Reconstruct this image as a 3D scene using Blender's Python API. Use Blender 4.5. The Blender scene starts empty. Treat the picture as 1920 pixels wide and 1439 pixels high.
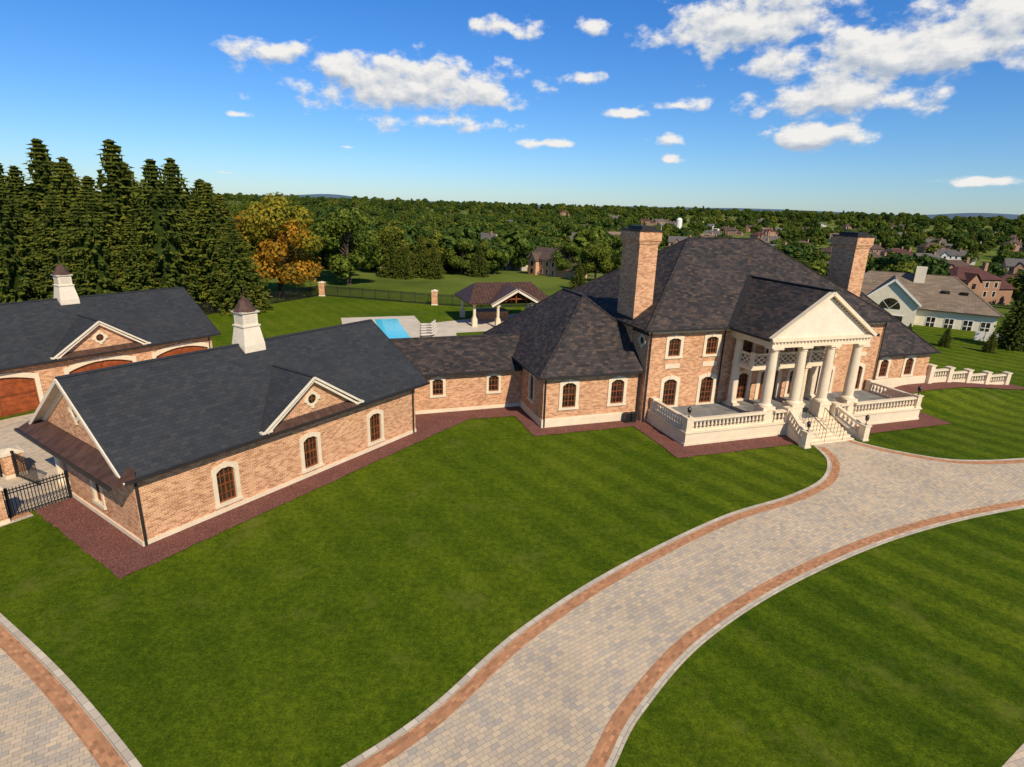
import bpy, math, random
from mathutils import Vector, Matrix, noise as mnoise
from mathutils.geometry import tessellate_polygon
random.seed(7)
sc=bpy.context.scene
sc.view_settings.view_transform='Standard'; sc.view_settings.look='None'; sc.view_settings.exposure=0
COL=sc.collection
def rad(a): return math.radians(a)
# ------------------------------------------------ materials
def newmat(name):
    m=bpy.data.materials.new(name); m.use_nodes=True
    nt=m.node_tree; b=nt.nodes['Principled BSDF']
    return m,nt,b
def ramp(nt,stops):
    r=nt.nodes.new('ShaderNodeValToRGB'); e=r.color_ramp.elements
    while len(e)<len(stops): e.new(0.5)
    for i,(p,c) in enumerate(stops): e[i].position=p; e[i].color=(*c,1)
    return r
def noise(nt,vec,scale,detail=4,rough=0.5):
    n=nt.nodes.new('ShaderNodeTexNoise'); n.inputs['Scale'].default_value=scale; n.inputs['Detail'].default_value=detail; n.inputs['Roughness'].default_value=rough
    if vec: nt.links.new(vec,n.inputs['Vector'])
    return n
def mix(nt,mode,f,a,b):
    n=nt.nodes.new('ShaderNodeMix'); n.data_type='RGBA'; n.blend_type=mode
    for sck,v in ((0,f),(6,a),(7,b)):
        if isinstance(v,(int,float)): n.inputs[sck].default_value=v
        elif isinstance(v,tuple): n.inputs[sck].default_value=(*v,1)
        else: nt.links.new(v,n.inputs[sck])
    return n.outputs[2]
def bump(nt,b,h,strength,dist):
    n=nt.nodes.new('ShaderNodeBump'); n.inputs['Strength'].default_value=strength; n.inputs['Distance'].default_value=dist
    nt.links.new(h,n.inputs['Height']); nt.links.new(n.outputs[0],b.inputs['Normal'])
def plain(name,c,rough=0.6,var=0.12,scale=1.5,metal=0.0,spec=0.4,fine=12):
    m,nt,b=newmat(name)
    tc=nt.nodes.new('ShaderNodeTexCoord'); n1=noise(nt,tc.outputs['Object'],scale,5); n2=noise(nt,tc.outputs['Object'],fine,3)
    lo=tuple(x*(1-var*1.6) for x in c); hi=tuple(min(1,x*(1+var*1.3)) for x in c)
    r=ramp(nt,[(0.3,lo),(0.7,hi)]); nt.links.new(n1.outputs[0],r.inputs[0])
    r2=ramp(nt,[(0.3,(0.9,0.9,0.9)),(0.7,(1.06,1.06,1.06))]); nt.links.new(n2.outputs[0],r2.inputs[0])
    nt.links.new(mix(nt,'MULTIPLY',1.0,r.outputs[0],r2.outputs[0]),b.inputs['Base Color'])
    b.inputs['Roughness'].default_value=rough; b.inputs['Metallic'].default_value=metal
    b.inputs['Specular IOR Level'].default_value=spec
    return m
def bricky(name,c1,c2,mortar,w,h,ms,var,rough=0.85,offset=0.5,bs=0.4,bias=0.0,big=(0.93,1.05),extra=None,spec=0.3):
    m,nt,b=newmat(name)
    tc=nt.nodes.new('ShaderNodeTexCoord')
    br=nt.nodes.new('ShaderNodeTexBrick'); nt.links.new(tc.outputs['UV'],br.inputs['Vector'])
    br.inputs['Scale'].default_value=1; br.inputs['Brick Width'].default_value=w; br.inputs['Row Height'].default_value=h
    br.inputs['Mortar Size'].default_value=ms; br.inputs['Mortar Smooth'].default_value=0.3; br.inputs['Bias'].default_value=bias
    br.offset=offset
    br.inputs['Color1'].default_value=(*c1,1); br.inputs['Color2'].default_value=(*c2,1); br.inputs['Mortar'].default_value=(*mortar,1)
    n1=noise(nt,tc.outputs['UV'],0.35,5,0.6)
    r=ramp(nt,[(0.3,(big[0],)*3),(0.7,(big[1],)*3)]); nt.links.new(n1.outputs[0],r.inputs[0])
    col=mix(nt,'MULTIPLY',1.0,br.outputs['Color'],r.outputs[0])
    b2=nt.nodes.new('ShaderNodeTexBrick'); b2.offset=offset
    mp=nt.nodes.new('ShaderNodeMapping'); mp.inputs['Location'].default_value=(w*34,h*58,0); nt.links.new(tc.outputs['UV'],mp.inputs[0]); nt.links.new(mp.outputs[0],b2.inputs['Vector'])
    for k,v in (('Scale',1),('Brick Width',w),('Row Height',h),('Mortar Size',0),('Bias',0)): b2.inputs[k].default_value=v
    b2.inputs['Color1'].default_value=(0,0,0,1); b2.inputs['Color2'].default_value=(1,1,1,1); b2.inputs['Mortar'].default_value=(0.5,0.5,0.5,1)
    ex=extra or ((1-var,)*3,(1,1,1),(1+var,)*3)
    r2=ramp(nt,[(0.05,ex[0]),(0.5,ex[1]),(0.95,ex[2])]); nt.links.new(b2.outputs['Color'],r2.inputs[0])
    col=mix(nt,'MULTIPLY',1.0,col,r2.outputs[0])
    nt.links.new(col,b.inputs['Base Color']); b.inputs['Roughness'].default_value=rough; b.inputs['Specular IOR Level'].default_value=spec
    inv=nt.nodes.new('ShaderNodeMath'); inv.operation='SUBTRACT'; inv.inputs[0].default_value=1; nt.links.new(br.outputs['Fac'],inv.inputs[1])
    ad=nt.nodes.new('ShaderNodeMath'); ad.operation='MULTIPLY_ADD'; nt.links.new(b2.outputs['Color'],ad.inputs[0]); ad.inputs[1].default_value=0.4; nt.links.new(inv.outputs[0],ad.inputs[2])
    bump(nt,b,ad.outputs[0],bs,0.015)
    return m
M={}
M['brick']=bricky('brick_masonry',(0.62,0.275,0.115),(0.50,0.195,0.080),(0.66,0.50,0.33),0.25,0.085,0.013,0.25,extra=((0.72,0.66,0.62),(1,1,1),(1.18,1.24,1.26)))
M['slate']=bricky('slate_roof',(0.058,0.048,0.043),(0.038,0.033,0.031),(0.012,0.012,0.012),0.36,0.21,0.010,0.35,rough=0.75,bs=0.35,extra=((0.6,0.63,0.70),(0.97,0.95,0.97),(1.7,1.4,1.2)),spec=0.2,big=(0.88,1.1))
M['slate_b']=bricky('slate_roof_blue',(0.040,0.043,0.048),(0.034,0.037,0.041),(0.018,0.019,0.020),0.36,0.21,0.008,0.15,rough=0.75,bs=0.25,extra=((0.84,0.86,0.90),(1,1,1.0),(1.22,1.15,1.08)),spec=0.2,big=(0.88,1.08))
M['paver']=bricky('driveway_pavers',(0.60,0.475,0.335),(0.50,0.41,0.305),(0.33,0.26,0.18),0.27,0.165,0.009,0.14,rough=0.9,offset=0.37,bs=0.3,extra=((0.80,0.84,0.92),(1,0.98,0.95),(1.10,1.06,0.98)),big=(0.87,1.08))
M['redpaver']=bricky('red_brick_border',(0.54,0.245,0.11),(0.43,0.175,0.075),(0.36,0.24,0.14),0.21,0.11,0.012,0.2,rough=0.9,bs=0.4)
M['curb']=bricky('cream_border_stone',(0.60,0.505,0.375),(0.50,0.42,0.31),(0.28,0.23,0.17),0.45,0.3,0.012,0.1,rough=0.9,bs=0.3,big=(0.85,1.06))
M['cream']=plain('cream_stone',(0.74,0.605,0.42),0.7,0.05,1.2)
M['white']=plain('cream_paint',(0.76,0.655,0.50),0.5,0.04)
M['deck']=bricky('terrace_stone',(0.22,0.215,0.195),(0.16,0.165,0.16),(0.1,0.1,0.09),0.6,0.6,0.012,0.15,bs=0.2)
M['wood']=plain('mahogany',(0.21,0.06,0.018),0.4,0.2,3)
M['door']=plain('garage_door_wood',(0.30,0.07,0.018),0.45,0.2,3)
M['copper']=plain('bronze_copper_roof',(0.085,0.045,0.032),0.55,0.2,2,metal=0.0,spec=0.25)
M['iron']=plain('black_iron',(0.012,0.012,0.013),0.45,0.1)
M['gutter']=plain('bronze_gutter',(0.03,0.026,0.024),0.5,0.1,spec=0.25)
M['concrete']=plain('pool_patio_stone',(0.60,0.51,0.39),0.85,0.08,0.6)
m,nt,b=newmat('window_glass'); b.inputs['Roughness'].default_value=0.06; b.inputs['Specular IOR Level'].default_value=0.6
tc=nt.nodes.new('ShaderNodeTexCoord'); n1=noise(nt,tc.outputs['Object'],1.1,3); r=ramp(nt,[(0.4,(0.008,0.008,0.009)),(0.65,(0.05,0.035,0.022))]); nt.links.new(n1.outputs[0],r.inputs[0]); nt.links.new(r.outputs[0],b.inputs['Base Color'])
n2=noise(nt,tc.outputs['Object'],0.8,1); bump(nt,b,n2.outputs[0],0.05,0.1)
M['glass']=m
m,nt,b=newmat('pool_water'); b.inputs['Base Color'].default_value=(0.05,0.58,0.76,1); b.inputs['Roughness'].default_value=0.08
tc=nt.nodes.new('ShaderNodeTexCoord'); n1=noise(nt,tc.outputs['Object'],1.5,3); bump(nt,b,n1.outputs[0],0.15,0.05); M['water']=m
m,nt,b=newmat('red_mulch'); tc=nt.nodes.new('ShaderNodeTexCoord'); n1=noise(nt,tc.outputs['Object'],16,5,0.85); n0=noise(nt,tc.outputs['Object'],1.2,4,0.6); r=ramp(nt,[(0.32,(0.05,0.019,0.016)),(0.5,(0.165,0.066,0.050)),(0.66,(0.36,0.18,0.14))]); nt.links.new(n1.outputs[0],r.inputs[0])
r0_=ramp(nt,[(0.3,(0.85,0.85,0.85)),(0.7,(1.12,1.1,1.1))]); nt.links.new(n0.outputs[0],r0_.inputs[0]); nt.links.new(mix(nt,'MULTIPLY',1,r.outputs[0],r0_.outputs[0]),b.inputs['Base Color']); b.inputs['Roughness'].default_value=1; b.inputs['Specular IOR Level'].default_value=0.1; bump(nt,b,n1.outputs[0],0.9,0.04); M['mulch']=m
def lawnmat():
    m,nt,b=newmat('lawn_grass'); tc=nt.nodes.new('ShaderNodeTexCoord'); P=tc.outputs['Object']
    big=noise(nt,P,0.09,3,0.5); med=noise(nt,P,0.9,5,0.65); cl=noise(nt,P,3.6,4,0.7); fine=noise(nt,P,12,5,0.85); vf=noise(nt,P,45,2,0.8)
    r=ramp(nt,[(0.3,(0.062,0.106,0.005)),(0.5,(0.084,0.130,0.006)),(0.72,(0.115,0.155,0.009))]); nt.links.new(big.outputs[0],r.inputs[0])
    r2=ramp(nt,[(0.3,(0.78,0.83,0.8)),(0.7,(1.22,1.14,1.1))]); nt.links.new(med.outputs[0],r2.inputs[0])
    rc=ramp(nt,[(0.33,(0.70,0.75,0.7)),(0.67,(1.32,1.24,1.2))]); nt.links.new(cl.outputs[0],rc.inputs[0])
    r3=ramp(nt,[(0.3,(0.30,0.38,0.35)),(0.5,(1,1,1)),(0.7,(1.9,1.65,1.5))]); nt.links.new(fine.outputs[0],r3.inputs[0])
    r4=ramp(nt,[(0.3,(0.55,0.55,0.55)),(0.7,(1.45,1.45,1.45))]); nt.links.new(vf.outputs[0],r4.inputs[0])
    c=mix(nt,'MULTIPLY',1,r.outputs[0],r2.outputs[0]); c=mix(nt,'MULTIPLY',1,c,rc.outputs[0]); c=mix(nt,'MULTIPLY',1,c,r3.outputs[0]); c=mix(nt,'MULTIPLY',0.9,c,r4.outputs[0])
    mp=nt.nodes.new('ShaderNodeMapping'); mp.inputs['Rotation'].default_value=(0,0,rad(-38)); nt.links.new(P,mp.inputs[0])
    w=nt.nodes.new('ShaderNodeTexWave'); w.inputs['Scale'].default_value=0.15; w.inputs['Distortion'].default_value=1.3; w.inputs['Detail'].default_value=3; w.inputs['Detail Scale'].default_value=0.4; nt.links.new(mp.outputs[0],w.inputs['Vector'])
    rw=ramp(nt,[(0.25,(0.68,0.75,0.70)),(0.75,(1.08,1.05,1.06))]); nt.links.new(w.outputs[0],rw.inputs[0])
    sp=nt.nodes.new('ShaderNodeSeparateXYZ'); nt.links.new(P,sp.inputs[0])
    mk=nt.nodes.new('ShaderNodeMapRange'); mk.inputs[1].default_value=-5; mk.inputs[2].default_value=14; mk.inputs[3].default_value=0.3; mk.inputs[4].default_value=0.9; nt.links.new(sp.outputs[0],mk.inputs[0])
    c=mix(nt,'MULTIPLY',mk.outputs[0],c,rw.outputs[0])
    dr=noise(nt,P,0.35,6,0.7); rd=ramp(nt,[(0.56,(0,0,0)),(0.82,(1,1,1))]); nt.links.new(dr.outputs[0],rd.inputs[0])
    c=mix(nt,'MIX',rd.outputs[0],c,(0.17,0.17,0.03))
    mr=nt.nodes.new('ShaderNodeMapRange'); mr.inputs[1].default_value=92; mr.inputs[2].default_value=112; nt.links.new(sp.outputs[1],mr.inputs[0])
    rf=ramp(nt,[(0.35,(0.06,0.09,0.014)),(0.5,(0.13,0.165,0.026)),(0.7,(0.19,0.19,0.05))]); fn=noise(nt,P,0.02,5,0.6); nt.links.new(fn.outputs[0],rf.inputs[0])
    c=mix(nt,'MIX',mr.outputs[0],c,rf.outputs[0])
    nt.links.new(c,b.inputs['Base Color']); b.inputs['Roughness'].default_value=0.95; b.inputs['Specular IOR Level'].default_value=0.05
    ad=nt.nodes.new('ShaderNodeMath'); ad.operation='ADD'; nt.links.new(fine.outputs[0],ad.inputs[0]); nt.links.new(vf.outputs[0],ad.inputs[1])
    bump(nt,b,ad.outputs[0],0.7,0.06); return m
M['lawn']=lawnmat()
def leafmat(name,lo,mid,hi,scale=0.6,trans=0.25,obr=0.5):
    m,nt,b=newmat(name); tc=nt.nodes.new('ShaderNodeTexCoord'); geo=nt.nodes.new('ShaderNodeNewGeometry'); oi=nt.nodes.new('ShaderNodeObjectInfo')
    n1=noise(nt,tc.outputs['Object'],scale,4,0.6); ad=nt.nodes.new('ShaderNodeMath'); ad.operation='MULTIPLY_ADD'; nt.links.new(geo.outputs['Random Per Island'],ad.inputs[0]); ad.inputs[1].default_value=0.35; nt.links.new(n1.outputs[0],ad.inputs[2])
    r=ramp(nt,[(0.42,lo),(0.65,mid),(0.9,hi)]); nt.links.new(ad.outputs[0],r.inputs[0])
    ro=ramp(nt,[(0,(0.50,0.64,0.8)),(0.5,(1,1,0.9)),(0.85,(1.35,1.2,1.0)),(1,(1.8,1.25,1.0))]); nt.links.new(oi.outputs['Random'],ro.inputs[0])
    c=mix(nt,'MULTIPLY',obr*2 if obr<0.5 else 1,r.outputs[0],ro.outputs[0]); nt.links.new(c,b.inputs['Base Color']); b.inputs['Roughness'].default_value=0.75; b.inputs['Specular IOR Level'].default_value=0.15
    t=nt.nodes.new('ShaderNodeBsdfTranslucent'); nt.links.new(c,t.inputs[0]); ms=nt.nodes.new('ShaderNodeMixShader'); ms.inputs[0].default_value=trans
    out=nt.nodes['Material Output']; nt.links.new(b.outputs[0],ms.inputs[1]); nt.links.new(t.outputs[0],ms.inputs[2]); nt.links.new(ms.outputs[0],out.inputs[0]); return m
M['leaf']=leafmat('deciduous_foliage',(0.026,0.052,0.007),(0.070,0.110,0.014),(0.145,0.185,0.025))
M['leaf_y']=leafmat('autumn_foliage',(0.18,0.13,0.014),(0.40,0.22,0.02),(0.60,0.25,0.02),0.2,0.35,0.05)
M['leaf_yg']=leafmat('yellowing_foliage',(0.12,0.14,0.014),(0.24,0.22,0.022),(0.38,0.28,0.025),0.2,0.35,0.05)
M['needle']=leafmat('spruce_needles',(0.026,0.044,0.006),(0.075,0.092,0.012),(0.17,0.175,0.02),0.3,0.2,0.2)
M['bark']=plain('tree_bark',(0.08,0.055,0.035),0.95,0.3,4)
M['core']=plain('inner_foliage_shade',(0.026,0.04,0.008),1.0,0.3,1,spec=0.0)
# ------------------------------------------------ mesh builder
class MB:
    def __init__(s): s.v=[]; s.f=[]; s.m=[]; s.mats=[]
    def mi(s,m):
        if m not in s.mats: s.mats.append(m)
        return s.mats.index(m)
    def poly(s,pts,m):
        i=len(s.v); s.v+= [tuple(p) for p in pts]; s.f.append(tuple(range(i,i+len(pts)))); s.m.append(s.mi(m))
    def box(s,x0,x1,y0,y1,z0,z1,m):
        s.hexa([(x0,y0,z0),(x1,y0,z0),(x1,y1,z0),(x0,y1,z0)],[(x0,y0,z1),(x1,y0,z1),(x1,y1,z1),(x0,y1,z1)],m)
    def hexa(s,b,t,m):
        i=len(s.v); s.v+=[tuple(p) for p in b]+[tuple(p) for p in t]; n=len(b); k=s.mi(m)
        s.f.append(tuple(i+n-1-j for j in range(n))); s.f.append(tuple(i+n+j for j in range(n))); s.m+=[k,k]
        for j in range(n):
            jj=(j+1)%n; s.f.append((i+j,i+jj,i+n+jj,i+n+j)); s.m.append(k)
    def lathe(s,cx,cy,prof,m,n=12,rot=0):
        i=len(s.v); k=s.mi(m)
        for r,z in prof:
            for j in range(n):
                a=2*math.pi*j/n+rot; s.v.append((cx+r*math.cos(a),cy+r*math.sin(a),z))
        for q in range(len(prof)-1):
            for j in range(n):
                jj=(j+1)%n; s.f.append((i+q*n+j,i+q*n+jj,i+(q+1)*n+jj,i+(q+1)*n+j)); s.m.append(k)
        s.f.append(tuple(i+n-1-j for j in range(n))); s.f.append(tuple(i+(len(prof)-1)*n+j for j in range(n))); s.m+=[k,k]
    def beam(s,p,q,w,h,m,up=(0,0,1)):
        p=Vector(p); q=Vector(q); d=(q-p).normalized(); sd=d.cross(Vector(up)).normalized(); u=sd.cross(d)
        a=[p-sd*w/2-u*h/2,p+sd*w/2-u*h/2,p+sd*w/2+u*h/2,p-sd*w/2+u*h/2]; c=[x+(q-p) for x in a]
        s.hexa(a,c,m)
    def cone(s,p,q,r0,r1,m,n=6):
        p=Vector(p); q=Vector(q); d=(q-p).normalized(); a=d.orthogonal().normalized(); c=d.cross(a)
        i=len(s.v); k=s.mi(m)
        for (o,r) in ((p,r0),(q,r1)):
            for j in range(n):
                t=2*math.pi*j/n; s.v.append(tuple(o+a*r*math.cos(t)+c*r*math.sin(t)))
        for j in range(n):
            jj=(j+1)%n; s.f.append((i+j,i+jj,i+n+jj,i+n+j)); s.m.append(k)
    def obj(s,name,parent=None,mat=None,uv=True,smooth=False):
        me=bpy.data.meshes.new(name); me.from_pydata(s.v,[],s.f)
        for m in s.mats: me.materials.append(M[m])
        me.polygons.foreach_set('material_index',s.m)
        if smooth: me.polygons.foreach_set('use_smooth',[True]*len(s.f))
        me.update()
        if uv:
            ul=me.uv_layers.new(name='UVMap'); dat=[0.0]*(2*len(me.loops))
            for p in me.polygons:
                n=p.normal
                if abs(n.z)>0.97: t=Vector((1,0,0)); bt=Vector((0,1,0))
                else:
                    t=Vector((-n.y,n.x,0)).normalized(); bt=n.cross(t)
                for li in p.loop_indices:
                    co=me.vertices[me.loops[li].vertex_index].co
                    dat[2*li]=co.dot(t)+50; dat[2*li+1]=co.dot(bt)+50
            ul.data.foreach_set('uv',dat)
        o=bpy.data.objects.new(name,me); COL.objects.link(o)
        if parent: o.parent=parent
        elif mat is not None: o.matrix_world=mat
        return o
def empty(name,mat=None):
    e=bpy.data.objects.new(name,None); e.empty_display_size=0.5; COL.objects.link(e)
    if mat is not None: e.matrix_world=mat
    return e
HA=rad(18.5); HO=(2.2,38.1); GA=rad(56); GO=(-16.2,22.3)
def frame(O,A,z=0): return Matrix.Translation((O[0],O[1],z))@Matrix.Rotation(A,4,'Z')
HM=frame(HO,HA); GM=frame(GO,GA)
def toW(Mx,p): q=Mx@Vector((p[0],p[1],0)); return (q.x,q.y)
HI=HM.inverted()
def sm(t): t=max(0,min(1,t)); return t*t*(3-2*t)
def hgt(x,y):
    q=HI@Vector((x,y,0)); u,v=q.x,q.y
    z=0.85*sm((u-29.5)/5)*sm((v+6)/5)*(1-sm((u-38)/10))*(1-sm((v-14)/12))
    d=math.hypot(x,y-10)
    z-=11*sm((d-110)/150)
    z+=14*sm((d-600)/1300)
    if d>150: z+=4.5*sm((d-150)/300)*mnoise.noise(Vector((x*0.004,y*0.004,0)))*1.4
    return z
# ------------------------------------------------ ground
def axis(lo,hi,step,far):
    a=[]; x=lo
    while x<=hi+1e-6: a.append(x); x+=step
    g=step; x=hi
    while x<far: g*=1.18; x+=g; a.append(x)
    g=step; x=lo; pre=[]
    while x>-far: g*=1.18; x-=g; pre.append(x)
    return pre[::-1]+a
xs=axis(-45,60,1.5,14000); ys=axis(-6,90,1.5,14000)
v=[(x,y,hgt(x,y)) for y in ys for x in xs]; nx=len(xs)
f=[(j*nx+i,j*nx+i+1,(j+1)*nx+i+1,(j+1)*nx+i) for j in range(len(ys)-1) for i in range(nx-1)]
me=bpy.data.meshes.new('ground'); me.from_pydata(v,[],f); me.materials.append(M['lawn']); me.polygons.foreach_set('use_smooth',[True]*len(f)); me.update()
COL.objects.link(bpy.data.objects.new('ground',me))
def catmull(P,n=10):
    out=[]
    for i in range(len(P)-1):
        p0=P[max(i-1,0)];p1=P[i];p2=P[i+1];p3=P[min(i+2,len(P)-1)]
        for k in range(n):
            t=k/n; out.append(tuple(0.5*((2*p1[a])+(-p0[a]+p2[a])*t+(2*p0[a]-5*p1[a]+4*p2[a]-p3[a])*t*t+(-p0[a]+3*p1[a]-3*p2[a]+p3[a])*t**3) for a in (0,1)))
    out.append(tuple(P[-1])); return out
def sheet(name,pts,z,m,rot=0):
    vs=[Vector((p[0],p[1],0)) for p in pts]; tr=tessellate_polygon([vs])
    me=bpy.data.meshes.new(name); me.from_pydata([(p[0],p[1],z) for p in pts],[],[tuple(t) for t in tr]); me.materials.append(M[m]); me.update()
    for p in me.polygons:
        if p.normal.z<0: p.flip()
    ul=me.uv_layers.new(name='UVMap'); c,s_=math.cos(rot),math.sin(rot)
    for p in me.polygons:
        for li in p.loop_indices:
            co=me.vertices[me.loops[li].vertex_index].co; ul.data[li].uv=(co.x*c+co.y*s_+100,-co.x*s_+co.y*c+100)
    o=bpy.data.objects.new(name,me); COL.objects.link(o); return o
def strip(mb_name,path,o0,o1,z,m,parent=None,wob=0.0):
    V=[];UV=[];L=0
    for i,p in enumerate(path):
        a=path[max(i-1,0)]; c=path[min(i+1,len(path)-1)]; dx,dy=c[0]-a[0],c[1]-a[1]; l=math.hypot(dx,dy) or 1; nx_,ny_=-dy/l,dx/l
        if i: L+=math.hypot(p[0]-path[i-1][0],p[1]-path[i-1][1])
        for o in (o0,o1): V.append((p[0]+nx_*o,p[1]+ny_*o,z)); UV.append((L,o+20))
    F=[(2*i,2*i+1,2*i+3,2*i+2) for i in range(len(path)-1)]
    me=bpy.data.meshes.new(mb_name); me.from_pydata(V,[],F); me.materials.append(M[m]); me.update()
    for p in me.polygons:
        if p.normal.z<0: p.flip()
    ul=me.uv_layers.new(name='UVMap')
    for p in me.polygons:
        for li in p.loop_indices: ul.data[li].uv=UV[me.loops[li].vertex_index]
    o=bpy.data.objects.new(mb_name,me); COL.objects.link(o)
    if parent: o.parent=parent
    return o
islandL=catmull([(-60,28),(-45,27),(-30,23.4),(-23,20.3),(-18.8,17.8),(-14.1,14.9),(-9.8,11.9),(-8.4,10.7),(-7.4,10.2),(-6.2,10.7),(-4.4,12.1),(-2.3,14.1),(0.5,17.7),(4.7,21.7),(10.9,26.4),(15.6,29),(18.6,31.3),(20.3,34.0),(20.6,36.2)])
Redge=catmull([(-30,-25),(-14,-14),(-4,-2),(-0.5,5),(1.4,9),(3.2,12.3),(4.5,14.3),(7.5,17.5),(12.6,21.2),(19.7,25.1),(28.1,28.3),(40,31.5),(55,33.5),(90,35)])
Tedge=catmull([(23.9,38.0),(24.4,37.1),(26.5,35.6),(29.3,34.7),(34,35.3),(42,37.4),(55,41),(90,46)])
drv=islandL+[(20.9,37.6),(23.0,38.5)]+Tedge+Redge[::-1]+[(-60,-25)]
sheet('driveway',drv,0.020,'paver',rad(35))
be=empty('driveway_border')
strip('cream_edge',islandL,0.0,-0.24,0.028,'curb',be); strip('red_band',islandL,-0.24,-0.70,0.027,'redpaver',be)
strip('cream_edge',Redge,0.0,0.24,0.028,'curb',be); strip('red_band',Redge,0.24,0.70,0.027,'redpaver',be)
strip('cream_edge',Tedge,0.0,-0.22,0.028,'curb',be); strip('red_band',Tedge,-0.22,-0.65,0.027,'redpaver',be)
sheet('paved_path',[(12,11.2),(14.4,12.7),(15.7,13.5),(30,22.5),(60,30),(60,10),(30,8),(14,6)],0.012,'paver',0.3)
sheet('courtyard_paving',[toW(GM,p) for p in [(-1.9,7.5),(-26,7.5),(-26,23.4),(26,23.4),(22,12),(17,10.2),(2,10.2),(2,7.5)]],0.016,'paver',GA)
strip('courtyard_paving_edge',[toW(GM,p) for p in [(-26,7.1),(-1.9,7.1)]],0,0.4,0.03,'redpaver')
strip('courtyard_paving_edge',[toW(GM,p) for p in [(-26,6.8),(-1.9,6.8)]],0,0.3,0.031,'curb')
G_=lambda *p:toW(GM,p); H_=lambda *p:toW(HM,p)
bed=[G_(-1.7,7.4),G_(-1.7,-1.75),G_(18.6,-1.35),H_(-4.5,2.9),H_(-1.1,2.7),H_(-1.1,-1.35),H_(6.6,-1.35),H_(6.6,-7.0),H_(16.4,-7.0)]
bd=[]
for a,b_ in zip(bed[:-1],bed[1:]):
    L=math.hypot(b_[0]-a[0],b_[1]-a[1]); n=max(2,int(L/0.35))
    for i in range(n):
        t=i/n; j=0.06 if 0<i else 0; bd.append((a[0]+(b_[0]-a[0])*t+random.uniform(-j,j),a[1]+(b_[1]-a[1])*t+random.uniform(-j,j)))
sheet('mulch_bed',bd+[bed[-1],H_(16.4,0),H_(8,1),H_(1,6),H_(-10,8),G_(16,3),G_(1,3),G_(1,7.4)],0.045,'mulch')
def bedgrid(name,u0,u1,v0,v1):
    n=24;k=8;V=[];F=[]
    for j in range(k+1):
        for i in range(n+1):
            x,y=toW(HM,(u0+(u1-u0)*i/n,v0+(v1-v0)*j/k)); V.append((x,y,hgt(x,y)+0.06))
    for j in range(k):
        for i in range(n): a=j*(n+1)+i; F.append((a,a+1,a+n+2,a+n+1))
    me=bpy.data.meshes.new(name); me.from_pydata(V,[],F); me.materials.append(M['mulch']); me.update(); COL.objects.link(bpy.data.objects.new(name,me))
bedgrid('mulch_bed',21,31,-6.8,-2.2); bedgrid('mulch_bed',29.2,48,-1.7,1.0)
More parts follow.
